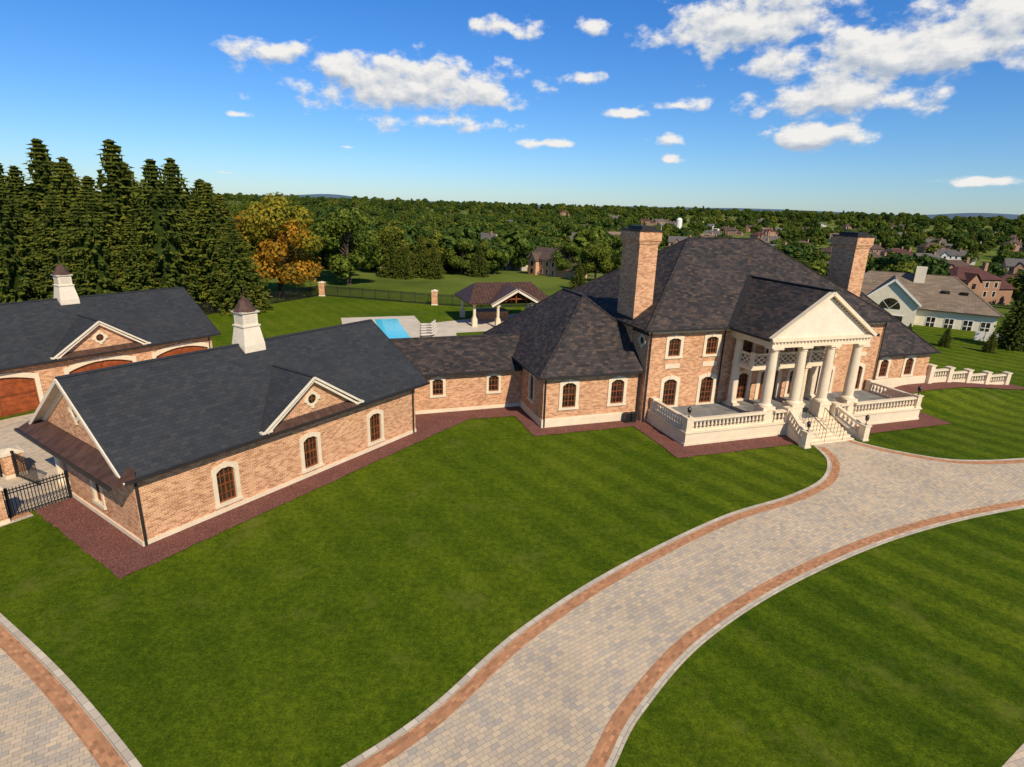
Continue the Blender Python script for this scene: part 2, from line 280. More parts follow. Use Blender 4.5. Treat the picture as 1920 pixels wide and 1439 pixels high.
# ------------------------------------------------ architecture helpers
class Wall:
    def __init__(s,W,O,T,length,z0,z1,mat='brick'):
        s.W=W; s.O=O; s.T=T; s.N=(T[1],-T[0]); s.L=length; s.z0=z0; s.z1=z1; s.h=[]; s.mat=mat
    def P(s,a,z,d=0): return (s.O[0]+s.T[0]*a+s.N[0]*d, s.O[1]+s.T[1]*a+s.N[1]*d, z)
    def bx(s,mb,a0,a1,z0,z1,d0,d1,m):
        mb.hexa([s.P(a0,z0,d1),s.P(a1,z0,d1),s.P(a1,z0,d0),s.P(a0,z0,d0)],[s.P(a0,z1,d1),s.P(a1,z1,d1),s.P(a1,z1,d0),s.P(a0,z1,d0)],m)
    def window(s,trim,win,c,z0,z1,w,sw=0.2,rise=0.22,cols=3,rows=4,keystone=True,doorlike=False,pane='glass'):
        iw=w-2*sw; i0=z0+(0.16 if not doorlike else 0.0); i1=z1-sw
        s.h.append((c-iw/2-0.03,c+iw/2+0.03,i0-0.02,i1+0.02))
        n=10
        inn=[(c+iw/2,i0)]+[(c+iw/2-iw*k/n, i1-rise*((2*k/n-1)**2)) for k in range(n+1)]+[(c-iw/2,i0)]
        out=[(c+w/2,z0)]+[(c+w/2-w*k/n, z1-rise*0.9*((2*k/n-1)**2)) for k in range(n+1)]+[(c-w/2,z0)]
        D=0.06
        for k in range(len(inn)-1):
            a,b_=inn[k],inn[k+1]; e,f_=out[k],out[k+1]
            trim.poly([s.P(*e,D),s.P(*a,D),s.P(*b_,D),s.P(*f_,D)][::-1],'cream')
            trim.poly([s.P(*a,D),s.P(*a,-0.2),s.P(*b_,-0.2),s.P(*b_,D)][::-1],'cream')
            trim.poly([s.P(*e,D),s.P(*e,0),s.P(*f_,0),s.P(*f_,D)],'cream')
        if not doorlike: s.bx(trim,c-w/2-0.04,c+w/2+0.04,z0,z0+0.16,-0.2,0.10,'cream')
        if keystone: s.bx(trim,c-0.09,c+0.09,i1-0.02,z1+0.06,0,0.09,'cream')
        win.poly([s.P(a,z,-0.13) for a,z in inn],pane)
        fw=0.07
        s.bx(win,c-iw/2,c-iw/2+fw,i0,i1-rise,-0.13,-0.07,'wood'); s.bx(win,c+iw/2-fw,c+iw/2,i0,i1-rise,-0.13,-0.07,'wood')
        s.bx(win,c-iw/2+fw,c+iw/2-fw,i0,i0+fw*1.2,-0.13,-0.07,'wood')
        for k in range(n):
            a,b_=inn[1+k],inn[2+k]
            win.poly([s.P(a[0],a[1],-0.068),s.P(b_[0],b_[1],-0.068),s.P(b_[0],b_[1]-0.09,-0.068),s.P(a[0],a[1]-0.09,-0.068)],'wood')
        for q in range(1,cols):
            a=c-iw/2+iw*q/cols; t=0.04 if not(cols%2==0 and q==cols//2) else 0.07
            s.bx(win,a-t/2,a+t/2,i0+fw,i1-rise*0.5-0.05,-0.128,-0.085,'wood')
        for q in range(1,rows):
            z=i0+(i1-i0)*q/rows; t=0.07 if q==rows//2 else 0.04
            s.bx(win,c-iw/2+fw,c+iw/2-fw,z-t/2,z+t/2,-0.127,-0.08,'wood')
    def build(s,fill=False):
        xs_=sorted(set([0,s.L]+[q for h in s.h for q in h[:2]])); zs=sorted(set([s.z0,s.z1]+[q for h in s.h for q in h[2:]]))
        for i in range(len(xs_)-1):
            for j in range(len(zs)-1):
                a=(xs_[i]+xs_[i+1])/2; z=(zs[j]+zs[j+1])/2
                if any(h[0]<a<h[1] and h[2]<z<h[3] for h in s.h): continue
                s.W.poly([s.P(xs_[i],zs[j]),s.P(xs_[i+1],zs[j]),s.P(xs_[i+1],zs[j+1]),s.P(xs_[i],zs[j+1])],s.mat)
def oculus(w,trim,win,a,z,r):
    n=20; D=0.06
    for k in range(n):
        t0,t1=2*math.pi*k/n,2*math.pi*(k+1)/n
        c=lambda t,rr,d:w.P(a+rr*math.cos(t),z+rr*math.sin(t),d)
        trim.poly([c(t0,r*0.62,D),c(t0,r,D),c(t1,r,D),c(t1,r*0.62,D)],'cream')
        trim.poly([c(t0,r,D),c(t0,r,0),c(t1,r,0),c(t1,r,D)],'cream'); trim.poly([c(t0,r*0.62,D),c(t1,r*0.62,D),c(t1,r*0.62,0.01),c(t0,r*0.62,0.01)],'cream')
    win.poly([w.P(a+r*0.62*math.cos(2*math.pi*k/n),z+r*0.62*math.sin(2*math.pi*k/n),0.012) for k in range(n)],'glass')
    w.bx(win,a-0.02,a+0.02,z-r*0.6,z+r*0.6,0.012,0.03,'wood'); w.bx(win,a-r*0.6,a+r*0.6,z-0.02,z+0.02,0.012,0.031,'wood')
    for dx,dz in ((0,1),(0,-1),(1,0),(-1,0)):
        ca,cz=a+dx*r,z+dz*r; w.bx(trim,ca-0.09,ca+0.09,cz-0.11,cz+0.11,0,0.085,'cream')
def hip(mb,u0,u1,v0,v1,ze,zr,m,ru0,ru1,rv0,rv1,trim=None,th=0.14):
    a=(u0,v0,ze);b_=(u1,v0,ze);c=(u1,v1,ze);d=(u0,v1,ze)
    e=(ru0,rv0,zr);g=(ru1,rv1,zr)
    if abs(ru0-ru1)>0.01 or abs(rv0-rv1)<0.01:
        mb.poly([a,b_,g,e],m);mb.poly([c,d,e,g],m);mb.poly([d,a,e],m);mb.poly([b_,c,g],m)
        ed=[(a,e),(d,e),(b_,g),(c,g),(e,g)]
    else:
        mb.poly([a,b_,e],m);mb.poly([b_,c,g,e],m);mb.poly([c,d,g],m);mb.poly([d,a,e,g],m)
        ed=[(a,e),(b_,e),(c,g),(d,g),(e,g)]
    mb.poly([(u0,v0,ze-th),(u0,v1,ze-th),(u1,v1,ze-th),(u1,v0,ze-th)],'gutter')
    for p,q in ((a,b_),(b_,c),(c,d),(d,a)):
        mb.poly([p,(p[0],p[1],ze-th),(q[0],q[1],ze-th),q],'gutter')
    for p,q in ed: mb.beam(p,q,0.24,0.06,m)
    for p,q in ((a,b_),(b_,c),(c,d),(d,a)):
        dx,dy=q[0]-p[0],q[1]-p[1]; l=math.hypot(dx,dy); nx_,ny_=dy/l,-dx/l
        mb.beam((p[0]+nx_*0.075,p[1]+ny_*0.075,ze-0.055),(q[0]+nx_*0.075,q[1]+ny_*0.075,ze-0.055),0.14,0.12,'gutter')
def cupola(parent,cx,cy,z0,name='cupola'):
    mb=MB(); r2=math.sqrt(2)
    mb.lathe(cx,cy,[(0.66*r2,z0-0.9),(0.64*r2,z0+0.05),(0.50*r2,z0+1.0),(0.49*r2,z0+1.1)],'white',4,math.pi/4)
    mb.lathe(cx,cy,[(0.54*r2,z0+1.1),(0.54*r2,z0+1.18),(0.45*r2,z0+1.2),(0.45*r2,z0+1.82),(0.54*r2,z0+1.88),(0.56*r2,z0+1.96)],'white',4,math.pi/4)
    for s_ in range(6):
        z=z0+1.28+s_*0.085
        for d in (-1,1):
            mb.box(cx-0.3,cx+0.3,cy+d*0.453-0.008,cy+d*0.453+0.008,z,z+0.022,'concrete'); mb.box(cx+d*0.453-0.008,cx+d*0.453+0.008,cy-0.3,cy+0.3,z,z+0.022,'concrete')
    mb.lathe(cx,cy,[(0.62,z0+1.96),(0.63,z0+2.0),(0.48,z0+2.14),(0.38,z0+2.34),(0.30,z0+2.52),(0.16,z0+2.66),(0.06,z0+2.74),(0.04,z0+2.8)],'copper',8,math.pi/8)
    mb.lathe(cx,cy,[(0.025,z0+2.8),(0.07,z0+2.87),(0.025,z0+2.94),(0.015,z0+3.05),(0.008,z0+3.6)],'copper',6)
    return mb.obj(name,parent)
def baluster_run(mb,p,q,z0,z1a=None,h=0.85,m='cream',zq=None):
    zq=z0 if zq is None else zq
    L=math.hypot(q[0]-p[0],q[1]-p[1]); 
    P0=Vector((p[0],p[1],z0)); Q0=Vector((q[0],q[1],zq))
    mb.beam(P0+Vector((0,0,0.06)),Q0+Vector((0,0,0.06)),0.26,0.12,m); mb.beam(P0+Vector((0,0,h-0.07)),Q0+Vector((0,0,h-0.07)),0.30,0.15,m)
    n=max(2,int(L/0.30))
    for i in range(n):
        t=(i+0.5)/n; c=P0.lerp(Q0,t); z=c.z+0.12; hh=h-0.26
        mb.lathe(c.x,c.y,[(0.075,z),(0.075,z+0.05*hh),(0.04,z+0.12*hh),(0.095,z+0.33*hh),(0.085,z+0.45*hh),(0.038,z+0.78*hh),(0.07,z+0.9*hh),(0.07,z+hh)],m,8)
def pedestal(mb,x,y,z0,z1,w=0.5,m='cream'):
    h=w/2; mb.box(x-h,x+h,y-h,y+h,z0,z1-0.1,m); mb.box(x-h-0.05,x+h+0.05,y-h-0.05,y+h+0.05,z1-0.1,z1,m); mb.box(x-h-0.04,x+h+0.04,y-h-0.04,y+h+0.04,z0,z0+0.12,m)
def lantern(x,y,z,name='post_lantern'):
    mb=MB(); mb.lathe(0,0,[(0.09,0),(0.04,0.05),(0.025,0.12),(0.025,0.28),(0.10,0.32)],'iron',8)
    mb.lathe(0,0,[(0.09,0.32),(0.13,0.56)],'glass',6)
    for k in range(6):
        a=k*math.pi/3; mb.beam((0.095*math.cos(a),0.095*math.sin(a),0.32),(0.135*math.cos(a),0.135*math.sin(a),0.56),0.018,0.018,'iron')
    mb.lathe(0,0,[(0.16,0.56),(0.10,0.66),(0.03,0.70),(0.01,0.78)],'iron',6)
    x_,y_=toW(HM,(x,y)); o=mb.obj(name,None,Matrix.Translation((x_,y_,z))); return o
# ================================================= MANSION
man=empty('brick_mansion',HM)
W=MB(); TR=MB(); WN=MB(); RF=MB()
u0,u1,v0,v1=7.6,29.8,-0.6,14.6
wf=Wall(W,(u0,v0),(1,0),u1-u0,0,6.9)
for c in (9.75,12.95,24.45,27.65):
    wf.window(TR,WN,c-u0,4.75,6.5,1.45,0.24,0.16,cols=4,rows=3); wf.window(TR,WN,c-u0,0.95,3.45,1.6,0.26,0.24,cols=4,rows=5)
    wf.bx(TR,c-u0-0.62,c-u0+0.62,4.0,4.35,0,0.05,'cream')
for c in (16.2,21.2):
    wf.window(TR,WN,c-u0,4.45,6.3,1.4,0.22,0.16,cols=4,rows=3); wf.window(TR,WN,c-u0,1.02,3.5,1.5,0.24,0.22,cols=4,rows=5)
wf.window(TR,WN,18.7-u0,1.0,3.75,2.3,0.32,0.25,cols=2,rows=2,doorlike=True,pane='wood'); wf.window(TR,WN,18.7-u0,4.3,6.4,1.9,0.24,0.18,cols=4,rows=3,doorlike=True)
wf.build()
wl=Wall(W,(u0,v1),(0,-1),v1-v0,0,6.9); oculus(wl,TR,WN,v1-0.25,6.0,0.42); wl.build()
wl.bx(TR,0,v1-v0,6.5,6.75,0,0.10,'gutter')
Wall(W,(u1,v0),(0,1),v1-v0,0,6.9).build(); Wall(W,(u1,v1),(-1,0),u1-u0,0,6.9).build()
wf.bx(TR,-0.08,u1-u0+0.08,6.66,6.8,0,0.12,'cream'); 
for i in range(74):
    a=0.1+i*0.3
    if a<u1-u0-0.1: wf.bx(TR,a,a+0.13,6.54,6.66,0,0.10,'brick')
hip(RF,u0-0.5,u1+0.5,v0-0.5,v1+0.5,7.0,12.9,'slate',15.2,22.2,7.0,7.0)
for (a,b_,mir) in ((0,7.6,False),(29.8,36.6,True)):
    cs=(1.95,5.75) if not mir else (31.3-a,34.2-a)
    w=Wall(W,(a,0),(1,0),b_-a,0,3.8)
    for c in cs: w.window(TR,WN,c,1.25+(0.4 if mir else 0),3.5+(0.1 if mir else 0),1.5 if not mir else 1.35,0.24,0.24,cols=4,rows=4)
    w.build(); w.bx(TR,0,b_-a,0,0.62+(0.9 if mir else 0),0,0.07,'cream'); w.bx(TR,0,b_-a,0.62+(0.9 if mir else 0),0.7+(0.9 if mir else 0),0,0.035,'cream')
    if not mir:
        w=Wall(W,(0,14),(0,-1),14,0,3.8); w.window(TR,WN,14-2.3,1.25,3.5,1.2,0.2,0.22); w.build(); w.bx(TR,0,14.07,0,0.62,0,0.07,'cream'); w.bx(TR,0,14,3.55,3.78,0,0.06,'gutter')
        Wall(W,(7.6,14),(-1,0),7.6,0,3.8).build()
        hip(RF,-0.4,10.4,-0.4,14.3,3.85,8.55,'slate',5.0,5.0,5.0,9.0)
    else:
        w=Wall(W,(36.6,0),(0,1),14,0,3.8); w.build(); w.bx(TR,0,14,0,1.5,0,0.07,'cream'); Wall(W,(36.6,14),(-1,0),6.8,0,3.8).build()
        hip(RF,27.4,37.0,-0.4,14.3,3.85,8.45,'slate',32.2,32.2,4.4,9.5)
w=Wall(W,(-11.5,4.8),(1,0),11.5,0,3.1)
for c in (5.0,9.3): w.window(TR,WN,c,1.25,2.85,1.15,0.18,0.16,cols=3,rows=3)
w.build(); w.bx(TR,0,11.5,0,0.3,0,0.06,'cream'); Wall(W,(0,11.2),(-1,0),13,0,3.1).build()
RF.poly([(-13,4.4,3.15),(1.2,4.4,3.15),(1.2,8.0,5.05),(-13.5,8.0,5.05)],'slate'); RF.poly([(1.2,11.6,3.15),(-14.5,11.6,3.15),(-13.5,8.0,5.05),(1.2,8.0,5.05)],'slate')
RF.poly([(-13,4.4,3.03),(-14.5,11.6,3.03),(1.2,11.6,3.03),(1.2,4.4,3.03)],'gutter'); RF.beam((-12.0,4.33,3.1),(-0.45,4.33,3.1),0.14,0.13,'gutter'); RF.beam((-14,8,5.06),(1.5,8,5.06),0.26,0.07,'slate')
CH=MB()
for (a,b_,c,d,zt) in ((7.45,8.95,1.6,4.1,13.6),(28.5,30.0,2.6,5.0,13.4)):
    CH.box(a,b_,c,d,3.5,zt-0.95,'brick')
    for i,(o,z0_,z1_) in enumerate(((0.05,0.95,0.82),(0.10,0.82,0.70),(0.15,0.70,0.14),(0.10,0.14,0.06))): CH.box(a-o,b_+o,c-o,d+o,zt-z0_,zt-z1_,'brick')
    CH.box(a-0.17,b_+0.17,c-0.17,d+0.17,zt-0.06,zt+0.04,'gutter')
    CH.box(a+0.2,b_-0.2,c+0.25,d-0.25,zt+0.04,zt+0.3,'gutter')
    CH.box(a-0.08,b_+0.08,c-0.08,d+0.08,6.9,7.35,'gutter')
CH.obj('chimneys',man)
PO=MB()
PO.box(14.45,22.95,-4.95,-4.25,6.3,6.9,'cream'); PO.box(14.45,15.1,-4.25,-0.6,6.3,6.9,'cream'); PO.box(22.3,22.95,-4.25,-0.6,6.3,6.9,'cream')
PO.box(15.1,22.3,-4.25,-0.65,6.72,6.8,'white')
PO.box(14.3,23.1,-5.12,-4.95,6.75,6.95,'cream')
for i in range(30): PO.box(14.5+i*0.29,14.63+i*0.29,-5.04,-4.95,6.62,6.75,'cream')
PO.poly([(14.5,-4.9,6.9),(22.9,-4.9,6.9),(18.7,-4.9,9.75)],'white')
for s_ in (-1,1):
    PO.beam((18.7+s_*4.55,-5.06,6.93),(18.7,-5.06,10.0),0.34,0.26,'cream',(0,0,1))
    for i in range(15):
        t=0.05+i/16.5; x=18.7+s_*4.3*(1-t); z=6.93+2.87*t-0.12; PO.box(x-0.06,x+0.06,-5.0,-4.9,z,z+0.12,'cream')
PO.obj('portico_pediment',man)
RF.poly([(14.0,-5.25,6.98),(14.0,-1.12,6.98),(18.7,3.15,10.15),(18.7,-5.25,10.15)][::-1],'slate'); RF.poly([(23.4,-5.25,6.98),(18.7,-5.25,10.15),(18.7,3.15,10.15),(23.4,-1.12,6.98)][::-1],'slate')
RF.beam((18.7,-5.25,10.17),(18.7,3.0,10.17),0.28,0.07,'slate'); RF.beam((13.95,-1.15,7.02),(18.7,3.1,10.17),0.42,0.12,'gutter'); RF.beam((23.45,-1.15,7.02),(18.7,3.1,10.17),0.42,0.12,'gutter')
for x in (13.95,23.45): RF.beam((x,-5.25,6.93),(x,-1.1,6.93),0.16,0.16,'gutter')
def column(mb,x,y,z0,z1,r):
    mb.box(x-r*1.4,x+r*1.4,y-r*1.4,y+r*1.4,z0,z0+0.14,'cream'); H=z1-z0
    mb.lathe(x,y,[(r*1.35,z0+0.14),(r*1.38,z0+0.22),(r*1.1,z0+0.3),(r,z0+0.36),(r,z0+H*0.35),(r*0.84,z1-0.34),(r*0.98,z1-0.30),(r*0.86,z1-0.26),(r*0.9,z1-0.2),(r*1.2,z1-0.12)],'cream',20)
    mb.box(x-r*1.25,x+r*1.25,y-r*1.25,y+r*1.25,z1-0.12,z1,'cream')
CO=MB()
for x in (14.95,17.45,19.95,22.45): column(CO,x,-4.6,1.95,6.3,0.36)
for x in (14.95,22.45): column(CO,x,-1.15,1.0,6.3,0.32)
for x in (17.2,20.2): column(CO,x,-2.45,1.0,4.1,0.24)
CO.obj('portico_columns',man,smooth=False)
BA=MB(); BA.box(14.9,22.5,-2.75,-0.62,4.1,4.35,'cream')
def lattice(p,q,z0,z1,n):
    P0=Vector((*p,0)); Q0=Vector((*q,0))
    for z,hh in ((z0+0.06,0.1),(z1-0.05,0.12)): BA.beam(P0+Vector((0,0,z)),Q0+Vector((0,0,z)),0.12,hh,'cream')
    for i in range(n):
        a=P0.lerp(Q0,i/n); b_=P0.lerp(Q0,(i+1)/n); c=(a+b_)/2; lo=Vector((0,0,z0+0.1)); hi=Vector((0,0,z1-0.1)); md=Vector((0,0,(z0+z1)/2))
        BA.beam(a+lo,b_+hi,0.07,0.07,'cream'); BA.beam(a+hi,b_+lo,0.072,0.07,'cream')
        BA.beam(c+lo,b_+md,0.06,0.06,'cream'); BA.beam(b_+md,c+hi,0.06,0.06,'cream'); BA.beam(c+hi,a+md,0.06,0.06,'cream'); BA.beam(a+md,c+lo,0.06,0.06,'cream')
for a,b_ in ((15.0,17.2),(17.2,20.2),(20.2,22.4)):
    lattice((a,-2.65),(b_,-2.65),4.35,5.3,3 if b_-a>2.5 else 2)
lattice((15.0,-2.65),(15.0,-0.65),4.35,5.3,2); lattice((22.4,-2.65),(22.4,-0.65),4.35,5.3,2)
for x in (15.0,17.2,20.2,22.4): BA.box(x-0.12,x+0.12,-2.77,-2.53,4.35,5.42,'cream')
BA.obj('balcony',man)
TE=MB(); TE.box(8.1,29.2,-5.4,-0.62,0.0,0.9,'cream'); TE.box(8.02,29.28,-5.48,-0.62,0.9,1.0,'cream'); TE.box(8.04,29.26,-5.44,-0.62,0,0.2,'cream')
TE.poly([(8.3,-5.1,1.004),(29.0,-5.1,1.004),(29.0,-0.62,1.004),(8.3,-0.62,1.004)],'deck')
for a,b_ in ((8.35,14.95),(20.85+1.6,28.95)): baluster_run(TE,(a+0.25,-5.15),(b_-0.25,-5.15),1.0)
for a,b_ in ((14.95,16.55),(20.85,22.45)): baluster_run(TE,(a+0.4,-5.15),(b_-0.2,-5.15),1.0)
for x in (8.35,28.95): baluster_run(TE,(x,-4.9),(x,-1.2),1.0); pedestal(TE,x,-0.95,1.0,1.95,0.4)
for x in (8.35,28.95,16.55,20.85): pedestal(TE,x,-5.15,1.0,2.0,0.44)
for x in (14.95,17.45,19.95,22.45): pedestal(TE,x,-4.6,1.0,1.95,0.95)
n=6
for i in range(n): TE.box(16.8,20.6,-5.4-0.33*(i+1),-5.4-0.33*i,0,1.0-(i+1)/n*0.86-0.02,'cream')
for s_,x0 in ((-1,16.6),(1,20.8)):
    x1=x0+s_*0.45
    TE.hexa([(x0-0.18,-5.4,0),(x0+0.18,-5.4,0),(x1+0.18,-7.4,0),(x1-0.18,-7.4,0)],[(x0-0.18,-5.4,1.0),(x0+0.18,-5.4,1.0),(x1+0.18,-7.4,0.22),(x1-0.18,-7.4,0.22)],'cream')
    baluster_run(TE,(x0,-5.45),(x1,-7.3),1.0,h=0.85,zq=0.2); pedestal(TE,x1,-7.5,0,1.15,0.46)
TE.obj('terrace',man)
HR=MB()
for x in (17.9,19.5):
    HR.beam((x,-5.5,1.85),(x,-7.4,1.0),0.04,0.04,'iron')
    for k in range(8): t=k/7; HR.beam((x,-5.5-1.9*t,0.95-0.85*t),(x,-5.5-1.9*t,1.85-0.85*t),0.02,0.02,'iron',(0,1,0))
HR.obj('iron_handrails',man)
for x,y,z in ((7.45,-0.12,3.7),(0.12,-0.1,3.7),(7.7,-0.75,6.8),(13.9,-0.72,6.8),(23.5,-0.72,6.8),(29.6,-0.72,6.8)): TR.lathe(x,y,[(0.055,0.1),(0.055,z)],'gutter',8)
AC=MB()
for x in (7.0,6.5): AC.box(x-0.2,x+0.2,-0.6,-0.2,0.05,0.75,'iron')
AC.obj('utility_boxes',man)
W.obj('walls',man); TR.obj('stone_trim',man); WN.obj('windows',man); RF.obj('roof',man)
for x,y,z in ((8.35,-5.15,2.0),(28.95,-5.15,2.0),(16.15,-7.5,1.15),(21.25,-7.5,1.15),(36.9,3.6,2.9)): lantern(x,y,z)
SB=MB(); pts=[36.9,39.3,41.8,44.4,47.2]; zt=[1.35,1.0,0.62,0.25,0.0]
for i,x in enumerate(pts):
    pedestal(SB,x,-0.1,-0.1,zt[i]+1.25,0.5)
    if i<4:
        baluster_run(SB,(x+0.27,-0.1),(pts[i+1]-0.27,-0.1),zt[i+1]+0.25,h=0.85); SB.box(x+0.25,pts[i+1]-0.25,-0.22,0.02,-0.2,zt[i+1]+0.26,'cream')
baluster_run(SB,(36.9,0.2),(36.9,3.4),1.7,h=0.85); pedestal(SB,36.9,3.6,0,2.9,0.5)
SB.obj('garden_balustrade',None,HM)
# ================================================= GARAGES
def garage(name,mat,L0,L1,depth,dc,front):
    g=empty(name,mat); W=MB();TR=MB();WN=MB();RF=MB(); sl=(7.0-3.45)/(depth/2+0.4)
    mid=depth/2
    wf=Wall(W,(L0,0),(1,0),L1-L0,0,3.4)
    if front=='win':
        for c in (4.0,8.95,13.75): wf.window(TR,WN,c-L0,0.38,2.62,1.36,0.22,0.22,cols=4,rows=4)
    else:
        for c in (-4.6,1.7,8.1,14.2):
            w_=4.9; wf.window(TR,WN,c-L0,0.0,3.05,w_,0.28,0.45,cols=2,rows=2,doorlike=True,pane='door',keystone=True)
            for q in range(6): wf.bx(WN,c-L0-2.1,c-L0+2.1,0.25+q*0.4,0.31+q*0.4,-0.129,-0.10,'door')
    wf.build()
    if front=='win': wf.bx(TR,0,L1-L0,0,0.26,0,0.07,'cream')
    wf.bx(TR,0,L1-L0,3.22,3.4,0,0.08,'gutter')
    if front=='win':
        w=Wall(W,(0,7.6),(0,-1),7.6,0,3.4); w.window(TR,WN,7.6-4.1,0.65,2.6,1.2,0.2,0.2); w.build(); w.bx(TR,0,7.67,0,0.26,0,0.07,'cream')
        Wall(W,(2.4,7.6),(-1,0),2.4,0,3.4).build(); Wall(W,(2.4,depth),(0,-1),depth-7.6,0,3.4).build()
        column(TR,0.3,depth-0.3,0.0,3.3,0.2); TR.box(0,2.4,7.6,depth,3.25,3.4,'white')
    else:
        Wall(W,(L0,depth),(0,-1),depth,0,3.4).build()
    Wall(W,(L1,0),(0,1),depth,0,3.4).build(); Wall(W,(L1,depth),(-1,0),L1-2.4,0,3.4).build()
    gz=3.4; ap=3.45+sl*(mid+0.4)-0.1
    W.poly([(L0,depth,gz),(L0,0,gz),(L0,mid,ap)],'brick'); W.poly([(L1,0,gz),(L1,depth,gz),(L1,mid,ap)],'brick')
    gw=Wall(W,(L0,depth),(0,-1),depth,0,1); oculus(gw,TR,WN,depth-mid+0.0,5.25,0.5)
    r0,r1=L0-0.45,L1+(0.9 if front=='win' else 0.6); sm_='slate_b'
    for (va,vb) in ((-0.4,mid),(depth+0.4,mid)):
        p=[(r0,va,3.45),(r1,va,3.45),(r1,vb,7.0),(r0,vb,7.0)]
        if va>vb: p=p[::-1]
        RF.poly(p,sm_); q=[(a,b_,c-0.13) for a,b_,c in p][::-1]; RF.poly(q,'white')
        yy=-0.07 if va<vb else 0.07
        RF.beam((r0,va+yy,3.4),(r1,va+yy,3.4),0.14,0.13,'gutter')
        RF.beam((r1+0.03,va,3.45-0.08),(r1+0.03,vb,7.0-0.08),0.06,0.16,'gutter')
        RF.beam((r0-0.03,va,3.45-0.12),(r0-0.03,vb,7.0-0.12),0.06,0.18,'white')
        TR.beam((L0-0.03,va+(0.4 if va<vb else -0.4),3.45),(L0-0.03,vb,6.68),0.1,0.28,'white')
    RF.beam((r0,mid,7.01),(r1,mid,7.01),0.24,0.06,sm_)
    RF.hexa([(L0-0.95,-0.4,3.3),(L0,-0.4,3.3),(L0,depth+0.4,3.3),(L0-0.95,depth+0.4,3.3)],[(L0-0.95,-0.4,3.38),(L0,-0.4,3.85),(L0,depth+0.4,3.85),(L0-0.95,depth+0.4,3.38)],'copper')
    for i in range(24): y=-0.3+i*0.45; RF.beam((L0-0.95,y,3.39),(L0,y,3.86),0.03,0.04,'copper')
    RF.beam((L0-1.0,-0.4,3.36),(L0-1.0,depth+0.4,3.36),0.13,0.13,'gutter')
    hw=3.25; az=5.85
    W.poly([(dc-hw+0.3,-0.03,3.55),(dc+hw-0.3,-0.03,3.55),(dc,-0.03,az-0.12)],'brick')
    vb=(az-3.45)/sl-0.4+0.1; ve=(3.6-3.45)/sl-0.4
    RF.poly([(dc-hw,-0.42,3.62),(dc,-0.42,az+0.02),(dc,vb,az+0.02),(dc-hw,ve,3.62)][::-1],sm_); RF.poly([(dc+hw,-0.42,3.62),(dc+hw,ve,3.62),(dc,vb,az+0.02),(dc,-0.42,az+0.02)][::-1],sm_)
    for s_ in (-1,1):
        TR.beam((dc+s_*hw,-0.44,3.58),(dc,-0.44,az-0.02),0.06,0.12,'white'); TR.beam((dc+s_*(hw-0.25),-0.2,3.5),(dc,-0.2,az-0.20),0.36,0.12,'white')
        RF.beam((dc+s_*hw,ve,3.6),(dc,vb,az+0.02),0.16,0.06,'gutter')
        TR.beam((dc+s_*(hw+0.1),-0.3,3.6),(dc+s_*(hw-0.5),-0.3,3.6),0.28,0.10,'white')
    RF.beam((dc,-0.42,az+0.03),(dc,vb,az+0.03),0.2,0.06,sm_)
    RF.hexa([(dc-hw+0.4,-0.46,3.44),(dc+hw-0.4,-0.46,3.44),(dc+hw-0.4,-0.03,3.72),(dc-hw+0.4,-0.03,3.72)],[(dc-hw+0.4,-0.46,3.49),(dc+hw-0.4,-0.46,3.49),(dc+hw-0.4,-0.03,3.79),(dc-hw+0.4,-0.03,3.79)],'copper')
    for i in range(14): x=dc-hw+0.6+i*0.42; RF.beam((x,-0.46,3.50),(x,-0.03,3.80),0.03,0.04,'copper')
    dw=Wall(W,(0,-0.03),(1,0),1,0,1); oculus(dw,TR,WN,dc,4.55,0.42)
    TR.lathe(L0+0.05,-0.12,[(0.06,0.1),(0.06,3.35)],'gutter',8); TR.lathe(L1-0.3,-0.12,[(0.05,0.1),(0.05,3.35)],'gutter',8)
    W.obj('walls',g);TR.obj('trim',g);WN.obj('windows',g);RF.obj('roof',g); return g
ga=garage('brick_garage',GM,0,17.35,9.9,9.25,'win'); cupola(ga,8.9,4.95,6.9)
GB=GM@Matrix.Translation((0,24.0,0))
gb=garage('brick_garage',GB,-8,16.8,9.9,8.3,'doors'); cupola(gb,8.3,4.95,6.9)
def fence(name,pts,h=1.4,sp=0.13,posts=2.4,pr=0.011):
    mb=MB()
    for (a,b_) in zip(pts[:-1],pts[1:]):
        L=math.hypot(b_[0]-a[0],b_[1]-a[1]); n=max(1,int(L/sp)); 
        za=hgt(*a);zb=hgt(*b_)
        for zz in (0.15,h-0.25,h-0.1): mb.beam((a[0],a[1],za+zz),(b_[0],b_[1],zb+zz),0.035,0.045,'iron')
        for i in range(n+1):
            t=i/n; x=a[0]+(b_[0]-a[0])*t; y=a[1]+(b_[1]-a[1])*t; z=za+(zb-za)*t
            post=(i%max(1,int(posts/sp))==0); r=0.05 if post else pr
            mb.hexa([(x-r,y-r,z),(x+r,y-r,z),(x+r,y+r,z),(x-r,y+r,z)],[(x-r,y-r,z+h+0.05*post),(x+r,y-r,z+h+0.05*post),(x+r,y+r,z+h+0.05*post),(x-r,y+r,z+h+0.05*post)],'iron')
    return mb.obj(name)
